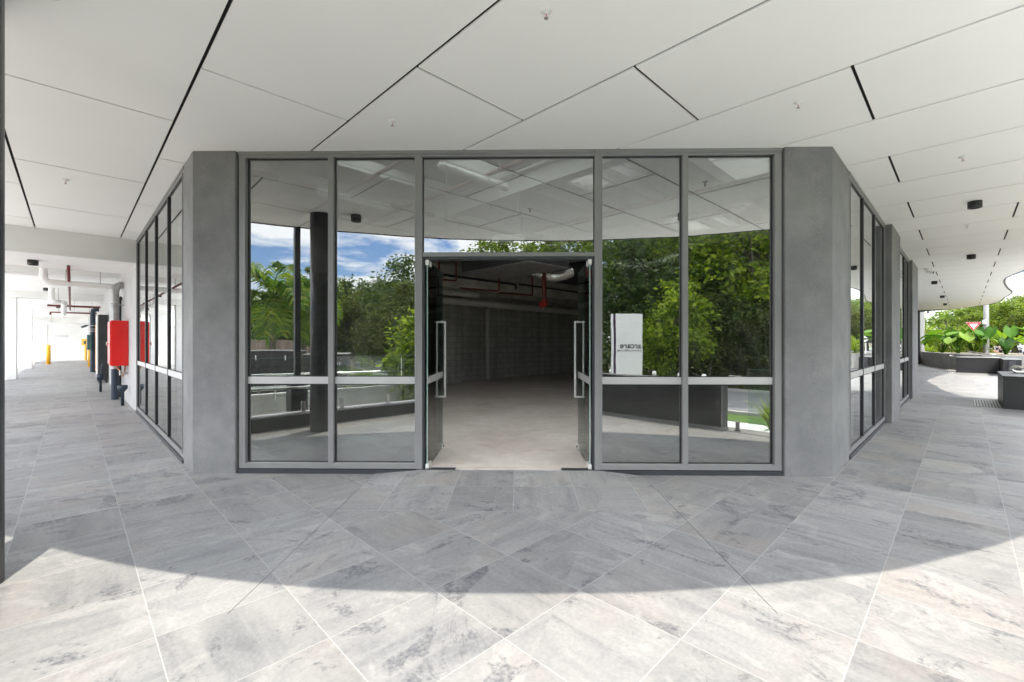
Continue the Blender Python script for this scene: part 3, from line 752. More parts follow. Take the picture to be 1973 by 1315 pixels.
# white pvc drains under the slab
def pvc(pts, r, label, hang):
    t = thing('drain_pipe', label, 'pipe', pts[0], 'white drain pipes below the passage ceiling')
    mb = MB(GRID); P = [Vector(p) for p in pts]; q = [P[0]]
    for i in range(1, len(P) - 1):
        a, b, c = P[i - 1], P[i], P[i + 1]; u = (a - b).normalized() * min(.16, (a - b).length / 2); w = (c - b).normalized() * min(.16, (c - b).length / 2)
        for k in range(6):
            tt = k / 5; q.append((b + u) * (1 - tt) ** 2 + b * 2 * tt * (1 - tt) + (b + w) * tt ** 2)
    q.append(P[-1]); mb.tube(q, r, 14); t.location = GRID @ P[0]; build(mb, 'pipe', M['white'], t)
    mb = MB(GRID)
    for s, r_, z0, z1 in hang: mb.box(s - .008, s + .008, r_ - .008, r_ + .008, z0, z1)
    build(mb, 'hanger', M['galv'], t); return t
pvc([(15.0, RA, 2.80), (15.0, -.47, 2.80), (15.0, -.47, 3.36)], .07, 'nearest white drain pipe crossing below the passage ceiling', [(15.0, -.1, 2.8, 3.35), (15, .5, 2.8, 3.35)])
pvc([(23.0, -.52, 3.36), (23.0, -.52, 2.85), (23.0, -.2, 2.85), (27.0, -.25, 2.68), (28, -.25, 2.66)], .085, 'white drain pipe with two bends farther down the passage', [(23.0, -.35, 2.9, 3.35)])
pvc([(45.0, RA, 2.72), (45.0, -7, 2.72)], .09, 'long white pipe in front of the roller door wall', [(45, -1, 2.7, 3.35)])
# red sprinkler mains
def redpipe(pts, r, label, M_='redpipe'):
    t = thing('fire_pipe', label, 'pipe', GRID @ Vector(pts[0]), 'red fire pipes')
    mb = MB(GRID); mb.tube(pts, r, 10); build(mb, 'pipe', M[M_], t)
    mb = MB(GRID)
    for k in range(3):
        f = (k + .5) / 3; p = Vector(pts[0]).lerp(Vector(pts[-1]), f); mb.box(p.x - .006, p.x + .006, p.y - .006, p.y + .006, p.z, p.z + .35 if p.z < 3 else p.z + .12)
    build(mb, 'hanger', M['galv'], t); return t
redpipe([(12.9, -.05, 2.97), (12.95, -.05, 2.86), (17, -.05, 2.86), (28.5, -.06, 2.86)], .028, 'red fire pipe running down the passage below the ceiling')
redpipe([(27.5, RA, 2.98), (27.5, -.75, 2.98)], .045, 'upper red fire pipe crossing the passage')
redpipe([(31.5, RA, 2.88), (31.5, -.75, 2.88), (31.5, -.75, 2.75)], .045, 'lower red fire pipe crossing the passage')
# bollards and intercom post at the far end
def make_bollard():
    t = thing('bollard', 'x', 'bollard', (0, 0, 0), 'yellow bollards in the passage')
    mb = MB(); mb.lathe([(.10, 0), (.10, 1.20), (.07, 1.235), (0, 1.245)], n=20); build(mb, 'post', M['yellow'], t)
    mb = MB(); mb.lathe([(.15, 0), (.15, .012), (0, .012)], n=20); build(mb, 'base_plate', M['yellow'], t); return t
bo = make_bollard()
place(bo, USED, (-29.6, 28.5, 0), label='yellow bollard in front of the roller door')
place(bo, USED, (-24.1, 25.5, 0), label='yellow bollard beside the tall black cabinet')
t = thing('intercom_post', 'yellow intercom box on a thin yellow post', 'intercom', (-31.7, 33.2, -.03))
mb = MB(); mb.box(-31.75, -31.65, 33.15, 33.25, -.02, 1.17); build(mb, 'post', M['yellow'], t)
mb = MB(); mb.box(-31.89, -31.51, 33.05, 33.3, 1.17, 1.66); build(mb, 'box', M['yellow'], t, bevel=.02)
mb = MB(); mb.box(-31.68, -31.56, 33.0, 33.05, 1.26, 1.5); build(mb, 'keypad', M['frame_dark'], t)
t = thing('security_camera', 'small dark security camera on the far passage wall', 'security camera', W(40, RA - .2, 2.4))
mb = MB(GRID); mb.tube([(40, RA, 2.5), (40, RA - .25, 2.5)], .03, 8); build(mb, 'bracket', M['frame_dark'], t)
mb = MB(GRID); mb.tube([(40.1, RA - .25, 2.48), (39.7, RA - .45, 2.38)], .07, 10); build(mb, 'body', M['frame_dark'], t)
t = thing('wall_sign', 'small white blank-looking sign on the end wall beside the roller door', 'sign', W(49.18, -.6, 1.9))
mb = MB(GRID); mb.box(49.15, 49.19, -1.0, -.2, 1.82, 1.98); build(mb, 'panel', M['signwhite'], t)

# ================================================================ INTERIOR (seen through the open doors)
def gpipe(name, label, pts, r, mt, group=None, extra=None):
    t = thing(name, label, 'pipe', GRID @ Vector(pts[0]), group)
    mb = MB(GRID); P = [Vector(p) for p in pts]; q = [P[0]]
    for i in range(1, len(P) - 1):
        a, b, c = P[i - 1], P[i], P[i + 1]; k_ = max(.05, 1.6 * r); u = (a - b).normalized() * min(k_, (a - b).length / 2); w = (c - b).normalized() * min(k_, (c - b).length / 2)
        for k in range(5):
            tt = k / 4; q.append((b + u) * (1 - tt) ** 2 + b * 2 * tt * (1 - tt) + (b + w) * tt ** 2)
    q.append(P[-1]); mb.tube(q, r, 12); build(mb, 'pipe', M[mt], t)
    if extra:
        mb = MB(GRID)
        for p, rr in extra:
            p = Vector(p); mb.tube([p - Vector((0, .04, 0)), p + Vector((0, .04, 0))], rr, 12)
        build(mb, 'coupling', M['galv' if mt != 'pvc' else 'pvc'], t)
    return t
gpipe('drain_pipe', 'long white drain pipe along the back wall inside the shop', [(11.2, 6.9, 2.70), (11.2, 16.0, 2.62)], .105, 'pvc', 'drain pipes inside the shop', [((11.2, 8.9, 2.686), .12), ((11.2, 12.6, 2.655), .12)])
gpipe('drain_pipe', 'white drain pipe stub rising from the long pipe inside the shop', [(10.9, 7.6, 3.4), (10.9, 7.6, 2.92), (10.9, 9.2, 2.90)], .09, 'pvc', 'drain pipes inside the shop', [((10.9, 8.2, 2.915), .105)])
gpipe('drain_pipe', 'slanted white drain pipe at the left inside the shop', [(11.2, 6.95, 2.70), (9.6, 5.2, 2.60), (7.5, 3.6, 2.55)], .095, 'pvc', 'drain pipes inside the shop')
gpipe('drain_pipe', 'white vertical downpipe on the inside block wall', [(12.3, 10.86, .05), (12.3, 10.86, 2.6)], .075, 'pvc', 'drain pipes inside the shop')
gpipe('conduit', 'black conduit along the concrete beam inside the shop', [(9.38, 5.0, 3.13), (9.38, 9.4, 3.12), (9.38, 9.4, 2.98)], .032, 'blackpipe')
gpipe('conduit', 'black conduit along the right part of the concrete beam', [(9.38, 9.55, 3.14), (9.38, 13.6, 3.12)], .028, 'blackpipe')
gpipe('fire_pipe', 'thick dark red fire drop with a red valve inside the shop', [(7.2, 8.2, 4.1), (7.2, 8.2, 2.35)], .055, 'redpipe', 'red fire pipes')
t = thing('fire_valve', 'red groove coupling on the dark red drop inside the shop', 'valve', W(7.2, 8.2, 2.2))
mb = MB(GRID); mb.tube([(7.2, 8.2, 2.42), (7.2, 8.2, 2.34), (7.22, 8.16, 2.30)], .07, 12); mb.tube([(7.2, 8.24, 2.36), (7.2, 8.1, 2.30)], .075, 12); build(mb, 'body', M['valvered'], t)
for i, (s, r, z0, z1) in enumerate(((8.9, 6.3, 2.95, 3.9), (9.0, 6.9, 2.95, 3.9), (8.6, 8.0, 2.75, 3.9), (8.7, 9.4, 2.75, 3.9))):
    lab = ('first thin red sprinkler drop from the left inside the doorway', 'second thin red sprinkler drop from the left inside the doorway', 'thin red sprinkler drop bending left near the doorway centre', 'thin red sprinkler drop beside the thick dark red one')[i]
    gpipe('fire_pipe', lab, [(s, r, z1), (s, r, z0), (s + .1, r - 1.2, z0 - .02)], .022, 'redpipe', 'red fire pipes')
gpipe('fire_pipe', 'red main running across under the shop roof', [(7.2, 1.8, 3.85), (7.2, 14, 3.85)], .035, 'redpipe', 'red fire pipes')
gpipe('fire_pipe', 'red branch running back under the roof left of the doors', [(3.8, 3.24, 3.9), (9.3, 3.24, 3.9)], .03, 'redpipe', 'red fire pipes')
gpipe('fire_pipe', 'red branch running back under the roof right of the doors', [(1.4, 7.4, 3.9), (9.3, 7.4, 3.9)], .03, 'redpipe', 'red fire pipes')
# ducts
t = thing('air_duct', 'dark boxed air duct high inside the doorway', 'duct', W(6.9, 6.9, 3.1))
mb = MB(GRID); mb.box(6.2, 8.4, 6.6, 7.9, 3.05, 3.5); build(mb, 'box', M['duct'], t, bevel=.01)
mb = MB(GRID); mb.box(6.19, 8.41, 6.58, 7.92, 3.04, 3.06); build(mb, 'flange', M['galv'], t)
t = thing('flexible_duct', 'silver flexible duct drooping beside the dark boxed duct', 'duct', W(7.2, 8.2, 3.1))
pts = [(7.4 - .12 * k * .3, 7.9 + .13 * k, 3.22 - .16 * math.sin(k / 9 * math.pi)) for k in range(10)]
def flex(mb, pts, r):
    q = []; rs = []
    for i in range(len(pts) - 1):
        for j in range(6):
            q.append(Vector(pts[i]).lerp(Vector(pts[i + 1]), j / 6)); rs.append(r * (1 + (.06 if j % 2 else -.04)))
    mb.tube(q, rs, 14, smooth=False)
mb = MB(GRID); flex(mb, pts, .16); build(mb, 'hose', M['steel'], t)
t = thing('flexible_duct', 'silver flexible duct by the top of the right door leaf', 'duct', W(4.6, 8.3, 3.0))
pts = [(5.8 - .16 * k, 8.6 + .1 * k, 3.3 - .2 * math.sin(k / 9 * math.pi)) for k in range(10)]
mb = MB(GRID); flex(mb, pts, .14); build(mb, 'hose', M['steel'], t)
t = thing('fan_coil_unit', 'dark ceiling fan unit hanging inside the right half of the doorway', 'fan unit', W(7.5, 10.5, 3.1))
mb = MB(GRID); mb.box(6.9, 8.3, 9.6, 11.6, 3.12, 3.55); build(mb, 'casing', M['duct'], t, bevel=.01)
mb = MB(GRID)
for s in (7.0, 8.2):
    for r in (9.7, 11.5): mb.box(s - .01, s + .01, r - .01, r + .01, 3.55, 4.3)
build(mb, 'hanger', M['galv'], t)
t = thing('cable_tray', 'black cable tray slanting across the doorway ceiling', 'cable tray', W(7.0, 5.0, 3.2))
mb = MB(GRID); mb.box(5.2, 9.3, 5.6, 5.9, 3.22, 3.26); mb.box(5.2, 9.3, 5.6, 5.62, 3.22, 3.3); mb.box(5.2, 9.3, 5.88, 5.9, 3.22, 3.3); build(mb, 'tray', M['blackpipe'], t)
mb = MB(GRID)
for s in (5.6, 7.4, 9.0): mb.box(s - .01, s + .01, 5.74, 5.76, 3.26, 4.3)
build(mb, 'hanger', M['galv'], t)
# fluorescent battens, skylight panels, exit sign
def make_batten():
    t = thing('batten_light', 'x', 'light', (0, 0, 0), 'fluorescent battens under the shop roof')
    mb = MB(); mb.box(-.62, .62, -.04, .04, .03, .07); build(mb, 'channel', M['whitesteel'], t)
    mb = MB(); mb.tube([(-.66, 0, 0), (-.6, 0, .0), (.6, 0, 0), (.66, 0, 0)], [.03, .06, .06, .03], 12); build(mb, 'diffuser', M['diffuser'], t)
    mb = MB()
    for x in (-.4, -.1, .2, .45): mb.box(x - .006, x + .006, -.062, .062, -.01, .03)
    build(mb, 'clip', M['frame_dark'], t); return t
gpipe('fire_pipe', 'red branch running back under the roof above the doors', [(2.9, 4.42, 3.9), (9.3, 4.42, 3.9)], .03, 'redpipe', 'red fire pipes')
ba = make_batten(); aR = math.atan2(ER.y, ER.x); aL = math.atan2(EL.y, EL.x)
for s, r, a, lab in ((5.0, 4.19, aR, 'white batten light under the roof just above the door transom'), (6.5, 9.0, aR, 'white batten light under the roof right of the hanging exit sign'),
                     (7.2, 3.4, aR, 'white batten light under the roof behind the left window'), (3.4, 8.6, aL, 'white batten light under the roof behind the right window')):
    place(ba, USED, W(s, r, 3.8), a, label=lab)
def make_deck():
    t = thing('decking_panel', 'x', 'roof panel', (0, 0, 0), 'white ribbed decking panels under the shop roof')
    mb = MB(); v = []; f = []; n = 26
    for k in range(n + 1):
        x = -.8 + 1.6 * k / n; z = -.03 if k % 4 in (0, 1) else .015
        v += [(x, -.55, z), (x, .55, z)]
    for k in range(n): f.append((2 * k, 2 * k + 1, 2 * k + 3, 2 * k + 2))
    mb.add(v, f); m_, nt_, out_ = mat_new('translucent_ribbed_sheet'); a_ = nd(nt_, 'ShaderNodeBsdfTranslucent'); a_.inputs[0].default_value = (.5, .5, .49, 1); b_ = nd(nt_, 'ShaderNodeBsdfDiffuse'); b_.inputs[0].default_value = (.5, .5, .49, 1); x_ = nd(nt_, 'ShaderNodeMixShader'); nt_.links.new(a_.outputs[0], x_.inputs[1]); nt_.links.new(b_.outputs[0], x_.inputs[2]); nt_.links.new(x_.outputs[0], out_.inputs[0])
    build(mb, 'ribbed_sheet', m_, t)
    mb = MB(); mb.box(-.82, .82, -.58, -.551, -.06, .06); mb.box(-.82, .82, .551, .58, -.06, .06); build(mb, 'edge_angle', M['white'], t); return t
dk = make_deck()
for s, r, lab in ((4.4, 6.2, 'ribbed white decking panel above the top right of the door transom'), (2.4, 8.0, 'ribbed white decking panel behind the right window, nearest the glass'),
                  (3.4, 9.4, 'ribbed white decking panel behind the right window, middle one'), (4.4, 10.8, 'ribbed white decking panel behind the right window, farthest one')):
    place(dk, USED, W(s, r, 4.30), aR, label=lab)
ex = Vector((-.05, 6.45, 0))
t = thing('exit_sign', 'white hanging exit sign box with a clear blade on two chains', 'exit sign', (ex.x, ex.y, 2.7))
mb = MB(); mb.box(ex.x - .235, ex.x + .235, ex.y - .03, ex.y + .03, 2.825, 2.93); mb.box(ex.x - .18, ex.x + .18, ex.y - .025, ex.y + .025, 2.93, 2.955); build(mb, 'housing', M['white'], t, bevel=.008)
mb = MB(); mb.box(ex.x - .225, ex.x + .225, ex.y - .004, ex.y + .004, 2.665, 2.825); build(mb, 'blade', m_glass('acrylic_blade', .06, (.8, .84, .82)), t)
for x in (-.13, .13):
    mb = MB(); z = 2.955
    while z < 4.3:
        mb.tube([(ex.x + x, ex.y - .006, z), (ex.x + x, ex.y + .006, z + .03)], .004, 5); mb.tube([(ex.x + x - .004, ex.y, z + .028), (ex.x + x + .004, ex.y, z + .052)], .004, 5); z += .05
    build(mb, 'chain', M['steel'], t)
t = thing('smoke_detector', 'round grey smoke detector low under the roof right of the exit sign', 'smoke detector', (.55, 6.6, 2.9))
mb = MB(); mb.lathe([(0, 2.78), (.07, 2.79), (.085, 2.81), (.085, 2.83), (.05, 2.85), (0, 2.85)], (.6, 6.6), 20); build(mb, 'head', M['galv'], t)
mb = MB(); mb.tube([(.6, 6.6, 2.85), (.6, 6.6, 4.34)], .006, 6); build(mb, 'drop_rod', M['galv'], t)
t = thing('spotlight', 'dark twin emergency spotlight inside the top left of the door transom', 'spotlight', (-.9, 6.0, 2.8))
mb = MB(); mb.box(-.98, -.78, 5.95, 6.02, 2.80, 2.84); mb.tube([(-.82, 5.98, 2.79), (-.74, 5.9, 2.755)], .04, 10); mb.tube([(-.95, 5.98, 2.79), (-.90, 5.92, 2.76)], .035, 10); build(mb, 'lamp', M['blackpipe'], t)
mb = MB(); mb.tube([(-.88, 5.98, 2.84), (-.88, 5.98, 4.34)], .008, 6); build(mb, 'drop_rod', M['galv'], t)
t = thing('alarm_beacon', 'small red alarm beacon inside the doorway at the top right', 'beacon', (.86, 4.95, 2.1))
mb = MB(); mb.tube([(.86, 4.95, 2.2), (.87, 4.95, 2.05)], [.035, .025], 12); build(mb, 'lens', M['red'], t)
mb = MB(); mb.tube([(.86, 4.95, 2.2), (.86, 4.95, 2.26)], .03, 10); build(mb, 'base', M['whitesteel'], t)
# ================================================================ TERRACE EDGES
def Wv(s, r, z=0): return W(s, r, z)
# kerb wall with glass balustrade along the passage side
t = thing('balustrade_wall', 'low black kerb wall with a glass balustrade along the terrace', 'balustrade', Wv(1.5, -1.0))
mb = MB(GRID); mb.box(-1.0, 5.2, -1.22, -.95, -.62, .20); build(mb, 'kerb_wall', M['black'], t, bevel=.005)
mb = MB(GRID); mb.box(-1.02, 5.2, -1.24, -.93, .20, .225); build(mb, 'coping', M['coping'], t, bevel=.003)
for k in range(4):
    mb = MB(GRID); s = -.9 + 1.55 * k; mb.box(s, s + 1.5, -1.095, -1.083, .27, 1.14); mb.mi = [0] * 6; build(mb, 'glass_panel', M['glass_fence'], t)
    mb = MB(GRID); mb.box(s, s + 1.5, -1.0955, -1.0825, 1.14, 1.146); build(mb, 'glass_top_edge', M['glass_edge'], t)
    for q in (.3, 1.2):
        mb = MB(GRID); mb.box(s + q - .03, s + q + .03, -1.115, -1.063, .225, .40); build(mb, 'spigot', M['steel'], t, bevel=.004)
mb = MB(GRID); mb.tube([(-1.6, -1.2, .56), (-.9, -1.16, .60), (5.2, -1.16, .64)], .024, 12); build(mb, 'handrail', M['steel'], t)
for s in (.1, 1.7, 3.3, 4.7):
    mb = MB(GRID); mb.tube([(s, -1.16, .61), (s, -1.155, .57), (s, -1.10, .56)], .009, 8); build(mb, 'rail_bracket', M['steel'], t)
# black wall on the street side of the camera
t = thing('terrace_wall', 'waist high black clad wall ending beside a gap on the terrace', 'wall', Wv(-.95, 2.5))
mb = MB(GRID); mb.box(-1.15, -.86, .7, 3.86, -.62, .76); mb.box(-1.14, -.87, -1.0, .7, -.62, .2); build(mb, 'cladding', M['black'], t, bevel=.004)
mb = MB(GRID); mb.box(-.90, -.875, 3.861, 3.868, 0, .74); build(mb, 'end_trim', M['coping'], t)
mb = MB(GRID); mb.box(-.86, -.60, 3.95, 12.8, -.006, .0025); build(mb, 'drain_slot', M['dark'], t) if False else None
mb = MB(GRID); mb.box(-.62, -.60, 3.3, 7.0, .0, .003)
tag(build(mb, 'channel_drain', M['dark'], None, Wv(-.61, 8)), 'thin black slot drain across the sunlit paving by the terrace gap', 'drain')
# ramp trough outside, far black wall
mb = MB(GRID); mb.add([(-1.0, -1.24, -.50), (-1.0, -3.6, -.50), (5.2, -3.6, -.18), (5.2, -1.24, -.18)], [(0, 1, 2, 3)])
struct(mb, 'ramp', M['concrete'])
t = thing('ramp_wall', 'black wall with pale coping on the outer side of the ramp', 'wall', Wv(-1.1, -2.8))
mb = MB(GRID); mb.box(-1.25, -1.0, -4.6, -1.26, -.62, .26); build(mb, 'wall', M['black'], t, bevel=.005)
mb = MB(GRID); mb.box(-1.29, -.96, -4.6, -1.26, .26, .295); build(mb, 'coping', M['coping'], t, bevel=.003)
t = thing('ramp_parapet', 'pale concrete ramp parapet with a steel handrail', 'parapet', Wv(2, -3.7))
mb = MB(GRID); mb.box(.4, 5.4, -3.8, -3.6, -.62, .30); build(mb, 'parapet', M['concrete'], t, bevel=.005)
mb = MB(GRID); mb.tube([(.4, -3.5, .66), (5.4, -3.5, .74)], .024, 12); mb.tube([(.4, -3.5, .40), (5.4, -3.5, .48)], .018, 12)
for s in (.6, 2.2, 3.8, 5.2): mb.tube([(s, -3.5, .68), (s, -3.55, .2)], .016, 8)
build(mb, 'handrail', M['steel'], t)
t = thing('ramp_post', 'slim black steel post rising to the canopy beyond the terrace kerb', 'post', (-3.92, 1.75, 0))
mb = MB(Zrot((-3.92, 1.75, 0), .8)); mb.box(-.045, .045, -.045, .045, -.6, HC); build(mb, 'shaft', M['frame_dark'], t)
mb = MB(Zrot((-3.92, 1.75, 0), .8)); mb.box(-.14, .14, -.14, .14, -.62, .82); build(mb, 'plinth', M['black'], t, bevel=.004)
# short glass fence spigot at the terrace gap
t = thing('fence_spigot', 'short bronze glass fence spigot on the terrace edge by the strappy plant', 'fence spigot', (3.49, 2.39, 0))
mb = MB(Zrot((3.49, 2.39, 0), .8)); mb.box(-.026, .026, -.026, .026, 0, .15); build(mb, 'post', M['galv'], t, bevel=.003)
mb = MB(Zrot((3.49, 2.39, 0), .8)); mb.box(-.04, .04, -.04, .04, 0, .008); build(mb, 'base_plate', M['frame_dark'], t)
# second balustrade across the gap
t = thing('glass_balustrade', 'glass balustrade with a steel handrail beyond the terrace gap', 'balustrade', Wv(-2.8, 6))
mb = MB(GRID); mb.box(-2.9, -2.75, 3.6, 9.5, -.62, -.42); build(mb, 'kerb', M['coping'], t)
for k in range(4):
    mb = MB(GRID); mb.box(-2.83, -2.818, 3.62 + 1.48 * k, 5.05 + 1.48 * k, -.42, .86); build(mb, 'glass_panel', M['glass_fence'], t)
    mb = MB(GRID); mb.box(-2.831, -2.817, 3.62 + 1.48 * k, 5.05 + 1.48 * k, .86, .866); build(mb, 'glass_top_edge', M['glass_edge'], t)
mb = MB(GRID); mb.tube([(-2.72, 3.3, .70), (-2.72, 9.6, .70)], .026, 12)
mb.tube([(-2.72, 3.3, .70), (-2.74, 3.22, .66), (-2.74, 3.3, .60)], .024, 10)
build(mb, 'handrail', M['steel'], t)
# planter boxes on the street side terrace
def steel_loop(mb, P, r=.022): mb.tube(P, r, 10)
t = thing('planter_box', 'near black planter box with a curled steel handrail at the right frame edge', 'planter box', Wv(-1.4, 15))
mb = MB(GRID); mb.box(-2.4, -.57, 13.98, 16.2, -.02, .66); build(mb, 'box', M['black'], t, bevel=.006)
mb = MB(GRID); mb.box(-2.41, -.56, 13.97, 16.21, .66, .69); build(mb, 'coping', M['black'], t, bevel=.004)
mb = MB(GRID)
for off in (0, .35):
    mb.tube([(-2.6 + off * .2, 15.4 + off, .80), (-1.0, 15.4 + off, .81), (-.82, 15.4 + off, .84), (-.74, 15.4 + off, .78), (-.82, 15.4 + off, .71), (-1.0, 15.4 + off, .70)], .028, 10)
build(mb, 'handrail', M['steel'], t)
t = thing('planter_box', 'long black planter box farther along the street terrace, in front of the big leaved plants', 'planter box', Wv(-.4, 29.3))
mb = MB(GRID); mb.box(-1.1, .28, 29.3, 30.2, -.02, .70); mb.box(-1.6, -1.1, 27.0, 30.2, -.02, .70); build(mb, 'box', M['black'], t, bevel=.006)
mb = MB(GRID); mb.box(-1.45, -1.25, 26.96, 27.0, .0, .66); build(mb, 'ribbed_end', M['column'], t)
mb = MB(GRID); mb.box(-1.11, .29, 29.29, 30.21, .70, .72); build(mb, 'coping', M['coping'], t)
mb = MB(GRID)
mb.tube([(-1.0, 29.9, .86), (.35, 29.9, .86), (.5, 29.9, .82), (.5, 29.9, .76), (.35, 29.9, .72)], .03, 10); mb.tube([(-.9, 29.5, .80), (-.1, 30.1, .95)], .05, 8)
build(mb, 'handrail', M['steel'], t)
t = thing('glass_balustrade', 'greenish glass balustrade with dark rails at the right beyond the long planter', 'balustrade', Wv(-2.3, 28))
for k in range(8):
    mb = MB(GRID); mb.box(-2.35, -2.338, 18.5 + 1.5 * k, 19.9 + 1.5 * k, .05, .98); build(mb, 'glass_panel', M['glass_fence'], t)
    mb = MB(GRID); mb.box(-2.36, -2.328, 18.43 + 1.5 * k, 18.49 + 1.5 * k, 0, .25); build(mb, 'spigot', M['steel'], t)
mb = MB(GRID); mb.tube([(-2.25, 18.2, .9), (-2.25, 30.2, .9)], .025, 10); build(mb, 'handrail', M['steel'], t)
t = thing('handrail', 'dark multi rail stair handrail beside the near planter box', 'handrail', Wv(-1.9, 21))
mb = MB(GRID)
for k in range(4): mb.tube([(-1.75 - .10 * k, 22.3, .80 - .10 * k), (-1.75 - .1 * k, 24.8, .86 - .1 * k)], .022, 8)
for r in (22.4, 24.7): mb.tube([(-1.72, r, .86), (-2.1, r, .42)], .022, 8); mb.tube([(-2.1, r, .42), (-2.1, r, 0)], .022, 8)
build(mb, 'rails', M['galv'], t)
# tactile strips
def tactile(label, s0, s1, r0, r1, n):
    c = Wv((s0 + s1) / 2, (r0 + r1) / 2); t = thing('tactile_strip', label, 'tactile paving', c, 'tactile strips on the terrace')
    mb = MB(GRID); mb.box(s0, s1, r0, r1, -.001, .0025); build(mb, 'base_sheet', M['duct'], t)
    mb = MB(GRID)
    for k in range(n):
        q = s0 + (s1 - s0) * (k + .5) / n; w = (s1 - s0) / n * .27; mb.box(q - w, q + w, r0 + .01, r1 - .01, .0025, .007)
    build(mb, 'raised_bars', M['whitesteel'], t)
tactile('striped tactile strip on the paving in front of the near planter box', -.56, -.14, 14.1, 15.7, 9)
tactile('striped tactile strip on the paving left of the long planter box', .35, 1.0, 28.2, 29.3, 9)
# curved grey planter wall
t = thing('planter_wall', 'curved pale grey planter wall below the big leaved plants', 'wall', Wv(1.5, 38))
cv = smooth([W(2.6, 45).xy, W(2.2, 41.2).xy, W(1.55, 37).xy, W(.5, 33).xy, W(-.6, 31.2).xy, W(-2.4, 30.6).xy], 5)
mb = MB(); v = []
for i, p in enumerate(cv):
    tt = (cv[min(i + 1, len(cv) - 1)] - cv[max(i - 1, 0)]).normalized(); nn = Vector((-tt.y, tt.x, 0))
    v += [p - UP * .02, p + UP * .80, p + nn * .2 + UP * .80, p + nn * .2 - UP * .02]
f = []
for i in range(len(cv) - 1):
    a = 4 * i; f += [(a, a + 1, a + 5, a + 4), (a + 1, a + 2, a + 6, a + 5), (a + 2, a + 3, a + 7, a + 6)]
mb.add(v, f); build(mb, 'wall', M['concrete'], t)
mb = MB(GRID); mb.prism([(2.2, 45), (1.9, 41), (1.3, 37.2), (.3, 33.3), (-.8, 31.6), (-2.5, 31.2), (-2.5, 46)], -.3, .66, 1, 1, 0)
struct(mb, 'planting_bed', [M['soil'], M['concrete']])

# ================================================================ STREET THINGS
def sgn_post(t, p, h, r=.03): mb = MB(); mb.tube([(p.x, p.y, p.z), (p.x, p.y, p.z + h)], r, 10); build(mb, 'post', M['galv'], t)
# give way roundabout sign
g = Vector((39.3, 38.0, 0)); t = thing('roundabout_sign', 'red and white triangular give way roundabout sign on a grey post', 'road sign', g)
sgn_post(t, g, 2.6, .04)
fx = Vector((.70, -.715, 0)); fy = Vector((-.715, -.70, 0)).normalized()    # the face looks back at the building corner
def tri(mb, w, h, cz, y0, y1, mi=0):
    v = []
    for y in (y0, y1):
        for x, z in ((-w, h * .42), (w, h * .42), (0, -h * .58)): v.append(g + fx * x + fy * y + UP * (cz + z))
    mb.add(v, [(0, 1, 2), (3, 4, 5), (0, 1, 4, 3), (1, 2, 5, 4), (2, 0, 3, 5)], mi)
mb = MB(); tri(mb, .47, .82, 2.78, .045, .055); build(mb, 'back_plate', M['signwhite'], t)
mb = MB(); tri(mb, .44, .77, 2.78, .056, .062); build(mb, 'red_border', M['signred'], t)
mb = MB(); tri(mb, .27, .47, 2.775, .063, .068); build(mb, 'white_field', M['signwhite'], t)
mb = MB()
for k in range(3):
    a0 = R(90 + 120 * k + 15); P = []
    for j in range(6):
        a = a0 + R(85) * j / 5; P.append(g + fx * .085 * math.cos(a) + UP * (2.79 + .085 * math.sin(a)) + fy * .075)
    mb.tube(P, .012, 6)
    a = a0; e = g + fx * .085 * math.cos(a) + UP * (2.79 + .085 * math.sin(a)) + fy * .075
    mb.tube([e + fx * .03 * math.cos(a) + UP * .03 * math.sin(a), e - fx * .03 * math.cos(a) - UP * .03 * math.sin(a)], .014, 6)
build(mb, 'arrow_ring', M['ink'], t)
t = thing('guide_post', 'thin grey post just left of the triangular sign', 'post', (38.3, 38.4, 0)); sgn_post(t, Vector((38.3, 38.4, 0)), 1.9, .035)
mb = MB(); mb.tube([(38.3, 38.4, 1.9), (38.3, 38.4, 1.96)], .045, 8); build(mb, 'cap', M['galv'], t)
# street light pole
t = thing('light_pole', 'tall grey steel light pole beside the triangular sign', 'street light', (29.75, 28.0, 0))
mb = MB(); mb.tube([(29.75, 28, 0), (29.75, 28, 9.5)], [.14, .09], 16); build(mb, 'pole', M['galv'], t)
mb = MB(); mb.tube([(29.75, 28, 9.4), (30.6, 27.4, 9.9), (31.8, 26.6, 10)], .04, 8); build(mb, 'arm', M['galv'], t)
mb = MB(); mb.box(29.5, 29.62, 27.86, 28, 2.55, 2.8); build(mb, 'junction_box', M['white'], t)
t = thing('overhead_lamp', 'dark street lamp head on a thin cable arm against the sky', 'street light', (52, 46, 0))
mb = MB(); mb.tube([(56, 45, -.1), (56, 45, 9.1)], .09, 10); mb.tube([(56, 45, 9.0), (50.8, 46, 8.55), (49.6, 46.3, 8.4)], .045, 8); build(mb, 'pole', M['galv'], t)
mb = MB(); mb.box(50.2, 51.4, 45.9, 46.2, 8.5, 8.68); build(mb, 'lamp_head', M['frame_dark'], t)
